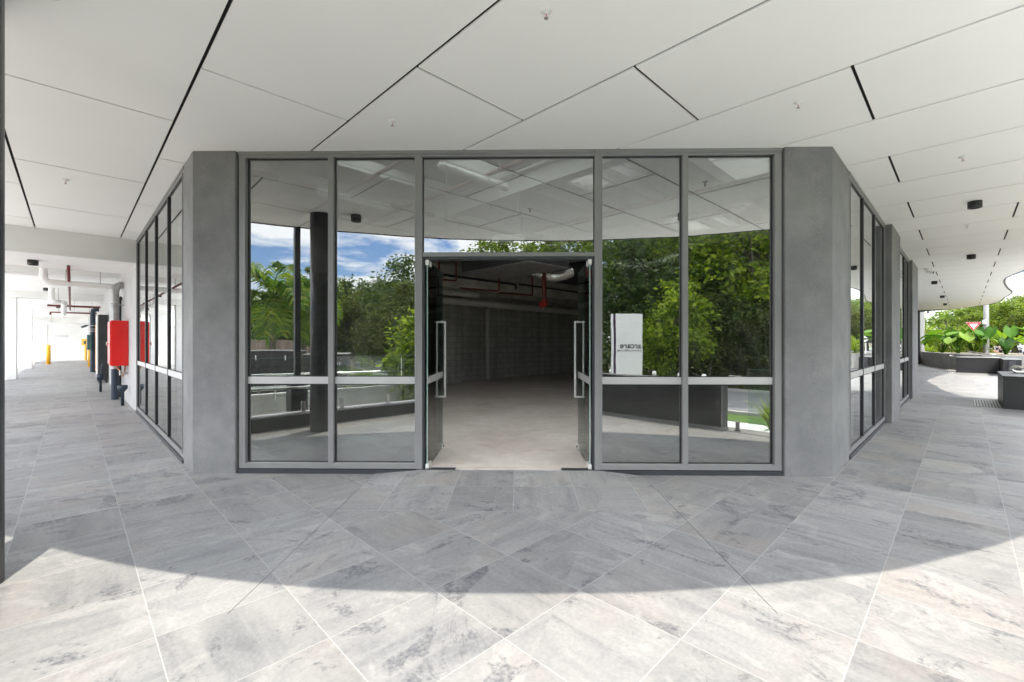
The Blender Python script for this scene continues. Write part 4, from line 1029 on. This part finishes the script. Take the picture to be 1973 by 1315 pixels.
# chevron sign
cp_ = W(-3.6, 45.5); t = thing('chevron_sign', 'black and white chevron sign on a white post in front of the hedge', 'road sign', (cp_.x, cp_.y, 0))
mb = MB(); mb.tube([(cp_.x, cp_.y, -.2), (cp_.x, cp_.y, 1.5)], .035, 8); build(mb, 'post', M['white'], t)
cx = Vector((.70, -.715, 0)); cn = Vector((-.715, -.70, 0))
mb = MB(); c = cp_ + UP * 1.65; v = []
for y in (.045, .06):
    for x, z in ((-.4, -.3), (.4, -.3), (.4, .3), (-.4, .3)): v.append(c + cx * x + UP * z + cn * y)
mb.add(v, [(0, 1, 2, 3), (4, 5, 6, 7), (0, 1, 5, 4), (1, 2, 6, 5), (2, 3, 7, 6), (3, 0, 4, 7)]); build(mb, 'panel', M['ink'], t)
mb = MB(); v = []
for y in (.062, .068):
    for x, z in ((.30, .24), (.06, .24), (-.24, 0), (.06, -.24), (.30, -.24), (.0, 0)): v.append(c + cx * x + UP * z + cn * y)
mb.add(v, [(0, 1, 2, 5), (5, 2, 3, 4), (6, 7, 8, 11), (11, 8, 9, 10), (0, 1, 7, 6), (1, 2, 8, 7), (2, 3, 9, 8), (3, 4, 10, 9), (4, 5, 11, 10), (5, 0, 6, 11)]); build(mb, 'chevron', M['letterwhite'], t)
# house beyond
t = thing('house', 'brick house with a dark tiled roof behind the planting', 'house', (56, 66, 0))
HF = frame(Vector((53.5, 64.5, 0)), Vector((.8, -.6, 0)), Vector((.6, .8, 0)))
mb = MB(HF); mb.box(-9, 4, 0, 8, 0, 3.0); build(mb, 'wall', M['white'], t)
mb = MB(HF); mb.add([(-10, -1, 2.9), (4.8, -1, 2.9), (4.8, 9, 2.9), (-10, 9, 2.9), (-5, 4, 5.6), (0, 4, 5.6)], [(0, 1, 5, 4), (1, 2, 5), (2, 3, 4, 5), (3, 0, 4), (0, 1, 2, 3)]); build(mb, 'roof', M['rooftile'], t)
mb = MB(HF); mb.box(-1, .6, -.06, 0, .9, 2.2); build(mb, 'window', M['frame_dark'], t)
mb = MB(HF); mb.box(-10, 1.6, -9.0, -8.8, 0, 1.9); mb.box(1.6, 2.0, -9.1, -8.7, 0, 2.1)
o = build(mb, 'garden_wall', M['redbrick'], None, HF @ Vector((-4, -9, 0))); tag(o, 'red brick garden wall in front of the tiled house', 'wall')
# parked cars down the street (small)
def make_car():
    t = thing('parked_car', 'x', 'car', (0, 0, 0), 'cars parked along the street')
    mb = MB(); prof = [(-2.1, .35), (-2.15, .7), (-2.0, .95), (-1.3, 1.0), (-.7, 1.42), (.7, 1.45), (1.35, 1.0), (2.05, .9), (2.15, .6), (2.1, .35)]
    n = len(prof); v = [(x, -.82 if z > 1.1 else -.88, z) for x, z in prof] + [(x, .82 if z > 1.1 else .88, z) for x, z in prof]
    mb.add(v, [tuple(range(n)), tuple(range(n, 2 * n))] + [(i, (i + 1) % n, n + (i + 1) % n, n + i) for i in range(n)]); build(mb, 'body', M['carwhite'], t, bevel=.05)
    mb = MB(); mb.box(-.95, 1.0, -.87, .87, 1.02, 1.34); mb.add([(-1.28, -.7, 1.02), (-1.28, .7, 1.02), (-.78, .7, 1.38), (-.78, -.7, 1.38)], [(0, 1, 2, 3)]); build(mb, 'window', M['frame_dark'], t)
    for x in (-1.35, 1.35):
        for y in (-.8, .8):
            mb = MB(); mb.tube([(x, y - .1, .33), (x, y + .1, .33)], .33, 18); build(mb, 'wheel', M['blackpipe'], t)
    return t
car = make_car()
place(car, USED, W(-4.0, 84, .1), aR, label='silver car parked in tree shade, nearer one')
place(car, USED, W(-4.2, 106, .2), aR + .1, label='silver car parked farther down the street')
# pylon sign
pc = Vector((3.35, -4.55, -.62)); t = thing('pylon_sign', 'tall pale grey pylon sign with black lettering on the road verge', 'sign', pc)
PY = Zrot(pc, R(6)); px = PY.to_3x3() @ Vector((-1, 0, 0)); pn = PY.to_3x3() @ Vector((0, 1, 0))
mb = MB(PY); mb.box(-.40, .40, -.14, .14, 0, 2.90); build(mb, 'panel', M['signwhite'], t, bevel=.006)
mb = MB(PY); mb.box(-.47, -.40, -.10, .10, 0, 2.88); build(mb, 'stripe', M['purple'], t)
mb = MB(PY); mb.box(-.53, -.47, -.14, .14, 0, 2.90); build(mb, 'edge_panel', M['signwhite'], t, bevel=.005)
lettering('arcare', .25, M['ink'], t, PY @ Vector((.365, .146, 1.84)), px, bold=True)
for k in range(5):
    mb = MB(PY); v = []; c = (.34 - .062 * k, 1.765)
    for y in (.146, .1445):
        for j in range(10):
            a = R(90 + 36 * j); rr = .026 if j % 2 == 0 else .012; v.append((c[0] + rr * math.cos(a), y, c[1] + rr * math.sin(a)))
    mb.add(v, [tuple(range(10)), tuple(range(10, 20))] + [(i, (i + 1) % 10, 10 + (i + 1) % 10, 10 + i) for i in range(10)]); build(mb, 'star', M['ink'], t)
lettering('AGED CARE', .072, M['ink'], t, PY @ Vector((.035, .146, 1.738)), px)
# white topped verge posts
def make_verge_post():
    t = thing('verge_post', 'x', 'bollard', (0, 0, 0), 'white timber bollards along the verge')
    mb = MB(); mb.tube([(0, 0, 0), (0, 0, 1.08)], .06, 12); build(mb, 'post', M['galv'], t)
    mb = MB(); mb.lathe([(.064, 1.02), (.066, 1.08), (.05, 1.115), (0, 1.125)], n=12); build(mb, 'cap', M['white'], t); return t
vp = make_verge_post()
for u, lab in ((1158, 'white capped bollard just left of the pylon sign in the mirrored view'), (1242, 'white capped bollard just right of the pylon sign'), (1291, 'white capped bollard between two others right of the pylon sign'), (1338, 'white capped bollard farthest right of the pylon sign')):
    k = (u - 986.5) / 860; dv = 12.807 / (.712 + .72 * k); place(vp, USED, (k * dv, 9.56 - dv - .025 * k * dv, -.62), label=lab)
# black switchboard cabinets with white numbers
def cabinet(x0, x1, y, top, label, nums, w=1.1):
    c = Vector(((x0 + x1) / 2, y, -.5)); t = thing('meter_cabinet', label, 'cabinet', c, 'black meter cabinets by the road')
    fr = Zrot(c, R(-14)); h = (x1 - x0) / 2; H = top + .5
    mb = MB(fr); mb.box(-h, h, -.4, .3, 0, H); build(mb, 'body', M['black'], t, bevel=.005)
    mb = MB(fr); mb.box(-h - .03, h + .03, -.43, .33, H, H + .03); build(mb, 'top_flashing', M['galv'], t)
    n = max(1, round(2 * h / .75))
    for k in range(n):
        a = -h + 2 * h * k / n + .03; b = -h + 2 * h * (k + 1) / n - .03
        mb = MB(fr); mb.box(a, b, .301, .318, .12, H - .34); dd = build(mb, 'door', M['black'], t, bevel=.004)
        mb = MB(fr); hx = b - .1 if k % 2 else a + .1; mb.tube([(hx - .06, .335, H - .72), (hx + .06, .335, H - .72)], .014, 8); mb.tube([(hx, .318, H - .72), (hx, .34, H - .72)], .022, 8); build(mb, 'handle', M['letterwhite'], dd)
        mb = MB(fr); mb.box((a + b) / 2 - .015, (a + b) / 2 + .015, .3, .312, H - .28, H - .13); build(mb, 'latch', M['letterwhite'], t)
    for s, x, z, sz in nums: lettering(s, sz, M['letterwhite'], t, fr @ Vector((x, .32, z)), fr.to_3x3() @ Vector((-1, 0, 0)))
    return t
cabinet(-8.6, -6.95, -4.2, 1.13, 'wide black meter cabinet in front of the timber fence', [('4', .74, .78, .16), ('2', .74, .30, .16)])
cabinet(-6.6, -5.35, -4.0, 1.03, 'black meter cabinet right of the slim black post', [('31', .45, 1.2, .14)])
# timber fence
t = thing('timber_fence', 'weathered timber paling fence stepping down behind the cabinets', 'fence', (-13, -11.5, -.6))
mb = MB(); x = -17.0; k = 0
while x < -8.4:
    top = 1.5 - .0 if x < -11.6 else 1.5 - (x + 11.6) * .33
    y = -11.9 + (x + 17) * -.05
    mb.box(x, x + .115, y, y + .018 + .006 * (k % 2), -.75, top); x += .122; k += 1
build(mb, 'palings', M['palings'], t)
mb = MB(); mb.box(-17, -8.6, -12.4, -12.32, .7, .78); mb.box(-17, -8.6, -12.4, -12.32, -.1, -.02); build(mb, 'rail', M['palings'], t)
# ================================================================ VEGETATION
def leaf_quad(v, f, p, size, rng, up=.3, aspect=.5):
    d = Vector((rng.gauss(0, 1), rng.gauss(0, 1), rng.gauss(0, 1) * .6 - up * .4)).normalized()
    n = Vector((rng.gauss(0, 1), rng.gauss(0, 1), rng.gauss(0, 1) + up)).normalized()
    s = d.cross(n)
    if s.length < .05: s = d.orthogonal()
    s.normalize(); n = s.cross(d); L = size * rng.uniform(.7, 1.3); w = L * aspect
    o = len(v)
    v += [p, p + d * L * .5 + s * w * .5 + n * w * .12, p + d * L - n * w * .1, p + d * L * .5 - s * w * .5 + n * w * .12]
    f.append((o, o + 1, o + 2, o + 3))
def crown_points(rng, h0, h1, rad, nclump, shape):
    pts = []
    while len(pts) < nclump:
        x, y, z = rng.uniform(-1, 1), rng.uniform(-1, 1), rng.uniform(0, 1)
        rr = math.hypot(x, y)
        lim = {'round': math.sqrt(max(0, 1 - (2 * z - 1) ** 2)) * .95 + .05, 'cone': (1 - z) ** .7, 'umbrella': .35 + .65 * z if z < .75 else math.sqrt(max(0, 1 - ((z - .75) / .25) ** 2)),
               'tall': math.sin(math.pi * min(1, z * .9 + .12)) ** .6}[shape]
        if rr > lim: continue
        if rr < lim * .45 and rng.random() < .55: continue
        pts.append(Vector((x * rad, y * rad, h0 + (h1 - h0) * z)))
    return pts
def tree_proto(name, seed, h, crown0, rad, nclump, per, lsize, leaf, shape='round', trunk_r=.16, bark='bark', label='x', cat='tree', group=None, clump_r=.75, lean=.0, limbs=10, aspect=.5):
    rng = random.Random(seed); t = thing(name, label, cat, (0, 0, 0), group)
    pts = crown_points(rng, crown0, h, rad, nclump, shape); v = []; f = []
    for c in pts:
        cr = clump_r * rng.uniform(.5, 1.5); ls_ = lsize * rng.uniform(.7, 1.25)
        for k in range(int(per * rng.uniform(.6, 1.3))):
            g = Vector((rng.gauss(0, 1), rng.gauss(0, 1), rng.gauss(0, .62)))
            g = g.normalized() * (cr * rng.random() ** .45)
            leaf_quad(v, f, c + g + Vector((lean * c.z, 0, 0)), ls_, rng, .35, aspect)
    mb = MB(); mb.add(v, f); build(mb, 'crown', M[leaf], t, recalc=False)
    mb = MB(); top = crown0 + (h - crown0) * .6; P = []; n = 7
    for i in range(n):
        z = top * i / (n - 1); P.append(Vector((lean * z + rng.uniform(-.1, .1) * (i > 0), rng.uniform(-.1, .1) * (i > 0), z - .05)))
    mb.tube(P, [trunk_r * (1.25 if i == 0 else 1 - .75 * i / (n - 1)) for i in range(n)], 9)
    for c in rng.sample(pts, min(limbs, len(pts))):
        b = P[rng.randint(2, n - 1)]; c = c + Vector((lean * c.z, 0, 0)); m_ = b.lerp(c, .5) + Vector((0, 0, .2 * (c - b).length * rng.uniform(-.3, .6)))
        mb.tube([b, m_, c], [trunk_r * .35, trunk_r * .22, trunk_r * .08], 6)
    build(mb, 'trunk', M[bark], t); return t
GB = 'bushland trees behind the street'
T1 = tree_proto('gum_tree', 11, 10.5, 3.0, 3.6, 100, 115, .24, 'leaf_mid', 'tall', .2, 'palebark', group=GB, clump_r=.72, limbs=26)
T2 = tree_proto('broadleaf_tree', 12, 9.2, 1.6, 3.8, 115, 115, .25, 'leaf_bright', 'round', .22, group=GB, clump_r=.78, limbs=22)
T3 = tree_proto('bush_tree', 13, 7.0, 1.0, 3.4, 110, 120, .23, 'leaf_dark', 'round', .18, group=GB, clump_r=.85)
T4 = tree_proto('wattle_tree', 14, 6.2, .9, 2.6, 90, 110, .21, 'leaf_olive', 'round', .14, group=GB, clump_r=.7)
T5 = tree_proto('sapling', 15, 4.8, 1.2, 1.25, 46, 90, .20, 'leaf_bright', 'tall', .07, group=GB, clump_r=.5)
def place_mirror(proto, u, dv, label, scale=1, rz=None, gz=-.62):
    """position from the mirrored bearing measured in the shopfront glass, at a chosen distance"""
    k = (u - 986.5) / 860; x = k * dv; y = 9.56 - dv - .025 * x
    rz = (u * 1.7) % 6.28 if rz is None else rz
    return place(proto, USED, (x, y, gz), rz, scale, label)
for pr, u, dv, sc, lab in (
    # behind the right window
    (T2, 1440, 21.5, 1.12, 'tall bright green broadleaf tree mirrored at the right end of the right window'),
    (T2, 1345, 23.5, 1.05, 'bright green broadleaf tree mirrored just right of the right window mullion'),
    (T1, 1235, 25.0, 1.05, 'tall gum tree mirrored above the pylon sign'),
    (T3, 1290, 21.5, .9, 'dark bushy tree mirrored right of the pylon sign, low and shady'),
    (T1, 1395, 28.5, 1.12, 'tall gum tree mirrored behind the two bright broadleaf trees'),
    (T3, 1400, 20.5, .62, 'low dark bush mirrored above the steel handrail'),
    (T5, 1286, 18.2, 1.0, 'slender bright sapling mirrored right of the pylon sign'),
    (T5, 1243, 19.0, .66, 'small yellow green sapling mirrored at the right edge of the pylon sign'),
    (T4, 1440, 19.5, .62, 'small olive bush mirrored beside the road at the right'),
    (T3, 1170, 23.0, 1.05, 'dark bushy tree mirrored left of the pylon sign'),
    (T2, 1500, 24.5, 1.1, 'broadleaf tree half hidden by the right window frame'),
    (T4, 1345, 19.8, .7, 'olive wattle bush mirrored under the tall trees'),
    # seen in the transom pane
    (T1, 1110, 30, .98, 'gum tree whose thin top shows in the transom at the right'),
    (T1, 1040, 31, .94, 'gum tree whose top shows in the transom right of the exit sign'),
    (T1, 940, 33, .99, 'gum tree whose top shows in the transom left of the exit sign'),
    (T4, 880, 36, 1.3, 'small tree top showing in the transom at the left'),
    # left windows: farther hillside
    (T3, 790, 33, 1.16, 'dark rounded tree mirrored next to the left door jamb'),
    (T3, 735, 40, 1.08, 'dark tree mirrored in the middle of the inner left window'),
    (T4, 690, 38, 1.05, 'olive tree mirrored in the inner left window beside the mullion'),
    (T3, 655, 42, 1.12, 'dark tree mirrored just right of the window mullion'),
    (T4, 770, 29, .95, 'olive wattle tree mirrored under the clouds by the door jamb'),
    (T4, 715, 31, .75, 'low olive tree mirrored at the edge of the bushland'),
    (T1, 572, 36, .78, 'thin gum tree mirrored between the slim post and the round column'),
    (T3, 600, 40, .95, 'dark tree mirrored behind the round column'),
    (T3, 530, 34, .78, 'dark tree mirrored behind the palms'),
    (T3, 480, 36, .82, 'dark tree mirrored behind the palms at the left window edge'),
    (T3, 850, 36, .95, 'dark tree standing behind the open doorway bearing'),
    (T3, 1000, 29, .95, 'dark tree below the exit sign bearing in the bushland')):
    place_mirror(pr, u, dv, lab, sc)
# bushland backdrop that reads as one mass
rng = random.Random(5); v = []; f = []
for k in range(900):
    r = rng.uniform(-75, 60); s = -17.5 - rng.random() ** 1.3 * 22
    p = W(s, r); h = rng.uniform(2.2, 6.2) * (.8 + .25 * math.sin(r * .21))
    for j in range(95):
        a = rng.uniform(0, 6.28); q = rng.random() ** .5 * 1.7
        leaf_quad(v, f, Vector((p.x + q * math.cos(a), p.y + q * math.sin(a), -.75 + h * rng.random() ** 1.25)), .40, rng)
mb = MB(); mb.add(v, f); tag(build(mb, 'bushland', M['leaf_dark'], recalc=False), 'dense dark bushland understorey beyond the road', 'bushland', kind='stuff')
rng = random.Random(6); v = []; f = []
for k in range(9000):
    r = rng.uniform(-70, 60); s = -13.2 - abs(rng.gauss(0, 1.3)); p = W(s, r, ground_z(s, r))
    h = rng.uniform(.15, .75); a = rng.uniform(0, 6.28); w = Vector((math.cos(a), math.sin(a), 0)) * .03; l = Vector((rng.gauss(0, .18), rng.gauss(0, .18), h))
    o = len(v); v += [p - w, p + w, p + l]; f.append((o, o + 1, o + 2))
mb = MB(); mb.add(v, f); tag(build(mb, 'long_grass', M['leaf_olive'], recalc=False), 'long rough grass along the far road edge', 'grass', kind='stuff')
# hedge shrubs near the terrace
S1 = tree_proto('shrub', 21, 1.65, .1, .62, 34, 70, .12, 'leaf_mid', 'cone', .03, cat='shrub', group='garden shrubs by the terrace', clump_r=.24)
S2 = tree_proto('shrub', 22, 3.1, .1, .85, 60, 75, .17, 'leaf_bright', 'tall', .05, cat='shrub', group='garden shrubs by the terrace', clump_r=.34)
place_mirror(S1, 682, 11.8, 'small glossy green shrub mirrored above the left middle rail', 1.0)
place_mirror(S2, 793, 12.0, 'tall yellow green shrub mirrored against the left door jamb', 1.0)
place_mirror(S2, 585, 16.0, 'bright green shrub mirrored left of the round column', .58)
place_mirror(S1, 760, 10.6, 'low green hedge plant mirrored below the left middle rail', .5)
place_mirror(S1, 795, 10.0, 'low green hedge plant mirrored below the rail by the door jamb', .48)
place_mirror(S1, 1262, 17.6, 'feathery pale shrub mirrored at the foot of the pylon sign', .9)
# palms
def palm_proto(name, seed, h, nf, fl, label, trunk_r=.11, droop=1.0, leaf='leaf_palm'):
    rng = random.Random(seed); t = thing(name, label, 'palm'); v = []; f = []; rach = MB()
    for k in range(nf):
        a = 2.399 * k + rng.uniform(-.2, .2); el = R(rng.uniform(-10, 75)); L = fl * rng.uniform(.8, 1.1); P = []; d = Vector((math.cos(a) * math.cos(el), math.sin(a) * math.cos(el), math.sin(el))); p = Vector((0, 0, h))
        n = 14
        for i in range(n + 1):
            P.append(p.copy()); p = p + d * (L / n); d = (d + Vector((0, 0, -1)) * (.10 * droop + .012 * i)).normalized()
        rach.tube(P, [.022 - .0013 * i for i in range(n + 1)], 5)
        for i in range(2, n):
            for sub in (0, .33, .66):
                q = P[i].lerp(P[i + 1], sub); tdir = (P[i + 1] - P[i]).normalized(); side = tdir.cross(Vector((0, 0, 1)))
                if side.length < .1: side = Vector((1, 0, 0))
                side.normalize(); ll = fl * .30 * math.sin(math.pi * (.12 + .82 * i / n))
                for sg in (-1, 1):
                    e = (side * sg * .8 + tdir * .55 + Vector((0, 0, rng.uniform(-.1, .35)))).normalized(); w = tdir * .028
                    m_ = q + e * ll * .55; tip = q + e * ll + Vector((0, 0, -ll * .38 * droop)); o = len(v)
                    v += [q - w * .5, q + w * .5, m_ + w, tip, m_ - w]; f.append((o, o + 1, o + 2, o + 3, o + 4))
    mb = MB(); mb.add(v, f); build(mb, 'fronds', M[leaf], t, recalc=False); build(rach, 'frond_stems', M['leaf_palm'], t)
    mb = MB(); Q = []; rs = []
    for i in range(int(h / .12) + 1): Q.append((0, 0, i * .12)); rs.append(trunk_r * (1.25 - .4 * i * .12 / h) * (1 + .06 * (i % 2)))
    mb.tube(Q, rs, 12); build(mb, 'trunk', M['bark'], t); return t
PM = palm_proto('palm_tree', 31, 3.7, 17, 2.5, 'x', droop=1.25)
place_mirror(PM, 503, 17.0, 'arching palm mirrored at the left edge of the left window', 1.0)
place_mirror(PM, 562, 19.5, 'second arching palm mirrored behind the slim black post', .92)
PT = palm_proto('tall_palm', 32, 7.0, 15, 2.6, 'x', .14, .8)
place(PT, USED, (50.5, 54.5, 0), .3, .56, 'left of two distant palms beside the tiled roof')
place(PT, USED, (45.2, 46.5, 0), 1.9, .55, 'right of two distant palms with a leaning dark frond')
# big street trees on the right
B1 = tree_proto('street_tree', 41, 9.0, 1.9, 5.6, 230, 130, .26, 'leaf_mid', 'round', .3, group='big street trees', clump_r=.95)
B2 = tree_proto('street_tree', 42, 8.0, 2.0, 5.2, 210, 120, .26, 'leaf_olive', 'round', .3, group='big street trees', clump_r=.95)
place(B1, USED, (49.5, 44.0, 0), .4, (.88, .88, .64), 'large round street tree behind the grey light pole')
place(B2, USED, (56.0, 48.5, 0), 2.1, (.98, .98, .76), 'large street tree at the right frame edge behind the street')
place(B1, USED, (66.0, 62.5, .1), 3.3, (1.05, 1.05, .74), 'big street tree farther back down the street')
place(B2, USED, (84.0, 77.0, .2), 4.2, (1.05, 1.05, .85), 'hazy street tree at the far end of the street')
place(B1, USED, (72.0, 58.0, .1), 5.0, .95, 'street tree on the far side of the street')
place(B2, USED, (49.0, 35.0, 0), 1.2, (.92, .92, .72), 'street tree mirrored in the side windows behind the chevron sign')
place(B1, USED, (58.0, 41.0, 0), 2.7, (1.0, 1.0, .78), 'bright street tree mirrored in the side windows at the right')
place(T1, USED, (44.5, 29.5, 0), 2.2, .8, 'thin pale branched tree mirrored beside the chevron sign')
H1 = tree_proto('hedge_bush', 43, 2.5, .05, 1.7, 80, 110, .17, 'leaf_bright', 'round', .05, cat='bush', group='bushes behind the planter', clump_r=.42)
H2 = tree_proto('hedge_bush', 44, 2.9, .05, 1.9, 90, 110, .17, 'leaf_mid', 'round', .05, cat='bush', group='bushes behind the planter', clump_r=.42)
for pr, x, y, sc, lab in ((H1, 40.6, 44.0, 1.12, 'yellow green bush in front of the tiled house beside the far wing wall'), (H2, 37.6, 39.0, .92, 'dense green bush behind the middle of the big leaved plants'),
                          (H2, 36.2, 35.4, .8, 'dense green bush right behind the big leaved plants'), (H1, 34.3, 37.2, .5, 'low light green hedge left of the big leaved plants'),
                          (H2, 42.0, 42.6, 1.12, 'tall green bush left of the triangular sign'), (H1, 38.2, 29.2, .8, 'clipped golden hedge behind the chevron sign'), (H1, 40.0, 31.2, .8, 'clipped golden hedge right of the chevron sign')):
    place(pr, USED, (x, y, 0), x, sc, lab)
# big leaved elephant ear plants
def alocasia_proto(name, seed, n, hgt, ls, label):
    rng = random.Random(seed); t = thing(name, label, 'plant', group='elephant ear plants in the planter'); lf_ = MB(); st = MB()
    for k in range(n):
        a = 2.399 * k + rng.uniform(-.4, .4); out = rng.uniform(.25, .7) * hgt; z = hgt * rng.uniform(.55, 1.05); tip = Vector((math.cos(a) * out, math.sin(a) * out, z))
        st.tube([(0, 0, 0), tuple(Vector((tip.x * .35, tip.y * .35, z * .65))), tuple(tip)], [.035, .025, .014], 7)
        d = Vector((math.cos(a), math.sin(a), rng.uniform(-1.7, .35))).normalized(); s = d.cross(Vector((0, 0, 1))).normalized(); nn = s.cross(d); L = ls * rng.uniform(.75, 1.15); nu, nv = 12, 8; v = []
        for i in range(nu + 1):
            u = i / nu; wid = L * .46 * (math.sin(math.pi * min(1, (u * .86 + .14))) ** .75) * (1 + .05 * math.sin(u * 40))
            for j in range(nv + 1):
                w = (j / nv - .5) * 2
                back = -.22 * L * (abs(w)) * (1 - u) ** 3
                v.append(tip + d * (L * (u - .12) + back) + s * wid * w + nn * (.16 * L * abs(w) ** 1.4 - .22 * L * u * u + .012 * L * math.sin(u * 34) * abs(w)))
        lf_.add(v, [(i * (nv + 1) + j, (i + 1) * (nv + 1) + j, (i + 1) * (nv + 1) + j + 1, i * (nv + 1) + j + 1) for i in range(nu) for j in range(nv)], 0, True)
    build(lf_, 'leaves', M['leaf_alocasia'], t, recalc=False); build(st, 'stems', M['leaf_alocasia'], t); return t
AL = alocasia_proto('elephant_ear_plant', 51, 14, 1.5, .72, 'x')
for x, y, rz, sc, lab in ((28.6, 28.6, .3, 1.02, 'big leaved elephant ear plant at the left of the planter'), (30.0, 29.0, 1.7, .95, 'big leaved elephant ear plant in the middle of the planter'),
                          (30.3, 27.4, 3.2, 1.08, 'big leaved elephant ear plant at the right of the planter with a pale ribbed leaf'), (29.3, 30.4, 4.4, .85, 'smaller elephant ear plant at the back left of the planter')):
    place(AL, USED, (x, y, .6), rz, sc, lab)
# strappy plants
def strappy_proto(name, seed, n, L, w, leaf, label, cat='plant', spread=1.0):
    rng = random.Random(seed); t = thing(name, label, cat); mb = MB()
    for k in range(n):
        a = 2.399 * k + rng.uniform(-.3, .3); el = R(rng.uniform(25, 85)); d = Vector((math.cos(a) * math.cos(el) * spread, math.sin(a) * math.cos(el) * spread, math.sin(el))).normalized(); p = Vector((rng.gauss(0, .05), rng.gauss(0, .05), 0)); l = L * rng.uniform(.6, 1.1); s = Vector((-math.sin(a), math.cos(a), 0)); v = []; m_ = 7
        for i in range(m_ + 1):
            ww = w * math.sin(math.pi * (.18 + .8 * i / m_)); v += [p - s * ww, p + Vector((0, 0, -ww * .5)), p + s * ww]; p = p + d * (l / m_); d = (d + Vector((0, 0, -.14))).normalized()
        mb.add(v, [q for i in range(m_) for q in ((3 * i, 3 * i + 1, 3 * i + 4, 3 * i + 3), (3 * i + 1, 3 * i + 2, 3 * i + 5, 3 * i + 4))], 0, True)
    build(mb, 'blades', M[leaf], t, recalc=False); return t
SG = strappy_proto('ginger_plant', 61, 46, .85, .028, 'leaf_bright', 'x')
place(SG, USED, (5.05, .55, -.35), 0, 1.0, 'strappy bright green plant at the terrace gap, by the right window frame')
place(SG, USED, (5.35, .25, -.45), 1.3, .8, 'smaller strappy plant just right of the larger one at the terrace gap')
CD = strappy_proto('cordyline', 62, 60, .95, .035, 'leaf_cordyline', 'x')
CD['label'] = 'purple leaved cordyline in the garden bed outside the passage'; CD.location = W(20, -8.2, .1)
t = thing('boundary_wall', 'white boundary wall outside the passage', 'wall', W(30, -9.5))
mb = MB(GRID); mb.box(12, 60, -9.8, -9.5, -.1, 3.2); build(mb, 'wall', M['white'], t)
mb = MB(GRID); mb.box(26, 27, -9.49, -9.46, 0, 2.1); dd = build(mb, 'door', M['whitesteel'], t)
mb = MB(GRID); mb.box(26.1, 26.2, -9.46, -9.40, 1.0, 1.04); build(mb, 'handle', M['steel'], dd)
mb = MB(GRID); mb.box(14, 24, -9.5, -7.6, 0, .12); struct(mb, 'garden_bed', M['soil'])

# ================================================================ CAMERA, SKY, SUN
cam = bpy.data.cameras.new('camera'); co = bpy.data.objects.new('camera', cam); COL.objects.link(co)
co.location = (0, 0, 1.4); co.rotation_euler = (R(90), 0, 0); cam.sensor_width = 36; cam.lens = 36 * 860 / 1973; cam.shift_y = 2.5 / 1973
cam.clip_end = 3000; cam.clip_start = .02; scene.camera = co
sd = Vector((-.75, 1.93, -3.44)).normalized()
CLOUD_SEED = 40.1
SUN_STRENGTH, SKY_STRENGTH, EXPO = 2.0, .15, 1.93
su = bpy.data.lights.new('sun', 'SUN'); su.energy = SUN_STRENGTH; su.angle = R(.53); su.color = (1, .93, .81)
so = bpy.data.objects.new('sun', su); COL.objects.link(so); so.rotation_euler = sd.to_track_quat('-Z', 'Y').to_euler(); so.location = (10, -20, 40)
w = bpy.data.worlds.new('World'); scene.world = w; w.use_nodes = True; nt = w.node_tree; nt.nodes.clear()
out = nt.nodes.new('ShaderNodeOutputWorld'); bg = nt.nodes.new('ShaderNodeBackground'); sky = nt.nodes.new('ShaderNodeTexSky')
sky.sky_type = 'NISHITA'; sky.sun_disc = False; sky.sun_elevation = math.asin(-sd.z); sky.sun_rotation = math.atan2(-sd.x, -sd.y); sky.altitude = 20; sky.air_density = 1.0; sky.dust_density = .6; sky.ozone_density = 1.6
bg.inputs['Strength'].default_value = SKY_STRENGTH
tc = nt.nodes.new('ShaderNodeTexCoord'); sep = nt.nodes.new('ShaderNodeSeparateXYZ'); nt.links.new(tc.outputs['Generated'], sep.inputs[0])
den = math_(nt, 'ADD', math_(nt, 'MAXIMUM', sep.outputs[2], 0.0), .12)
cx = math_(nt, 'DIVIDE', sep.outputs[0], den); cy = math_(nt, 'DIVIDE', sep.outputs[1], den); cb = nt.nodes.new('ShaderNodeCombineXYZ'); cb.inputs[2].default_value = CLOUD_SEED; nt.links.new(cx, cb.inputs[0]); nt.links.new(cy, cb.inputs[1])
n1 = noise_(nt, .85, 9, .60, cb.outputs[0], .35)
cl = ramp(nt, n1, [(.43, 0.0), (.53, 1.0)])
n2 = noise_(nt, 1.9, 6, .6, cb.outputs[0])
cc = mixc(nt, n2, (4.2, 4.4, 4.7), (5.6, 5.6, 5.6))
hi = math_(nt, 'ADD', 1.0, math_(nt, 'MULTIPLY', ramp(nt, sep.outputs[2], [(.26, 0.0), (.5, 1.0)]), 2.3))  # unseen high clouds brightened to lift the light under the canopy
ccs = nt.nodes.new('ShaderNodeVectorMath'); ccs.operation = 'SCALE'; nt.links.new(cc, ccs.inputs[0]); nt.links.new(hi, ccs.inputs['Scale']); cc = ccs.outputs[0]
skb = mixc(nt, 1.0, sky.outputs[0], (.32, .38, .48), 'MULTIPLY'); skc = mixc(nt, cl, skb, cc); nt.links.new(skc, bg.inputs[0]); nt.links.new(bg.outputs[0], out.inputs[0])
scene.view_settings.view_transform = 'Standard'; scene.view_settings.look = 'None'; scene.view_settings.gamma = 1; scene.view_settings.use_curve_mapping = False
scene.view_settings.exposure = EXPO
cy_ = scene.cycles; cy_.max_bounces = 12; cy_.diffuse_bounces = 6; cy_.glossy_bounces = 6; cy_.transmission_bounces = 8; cy_.transparent_max_bounces = 24
cy_.caustics_reflective = False; cy_.caustics_refractive = False; cy_.sample_clamp_indirect = 6.0
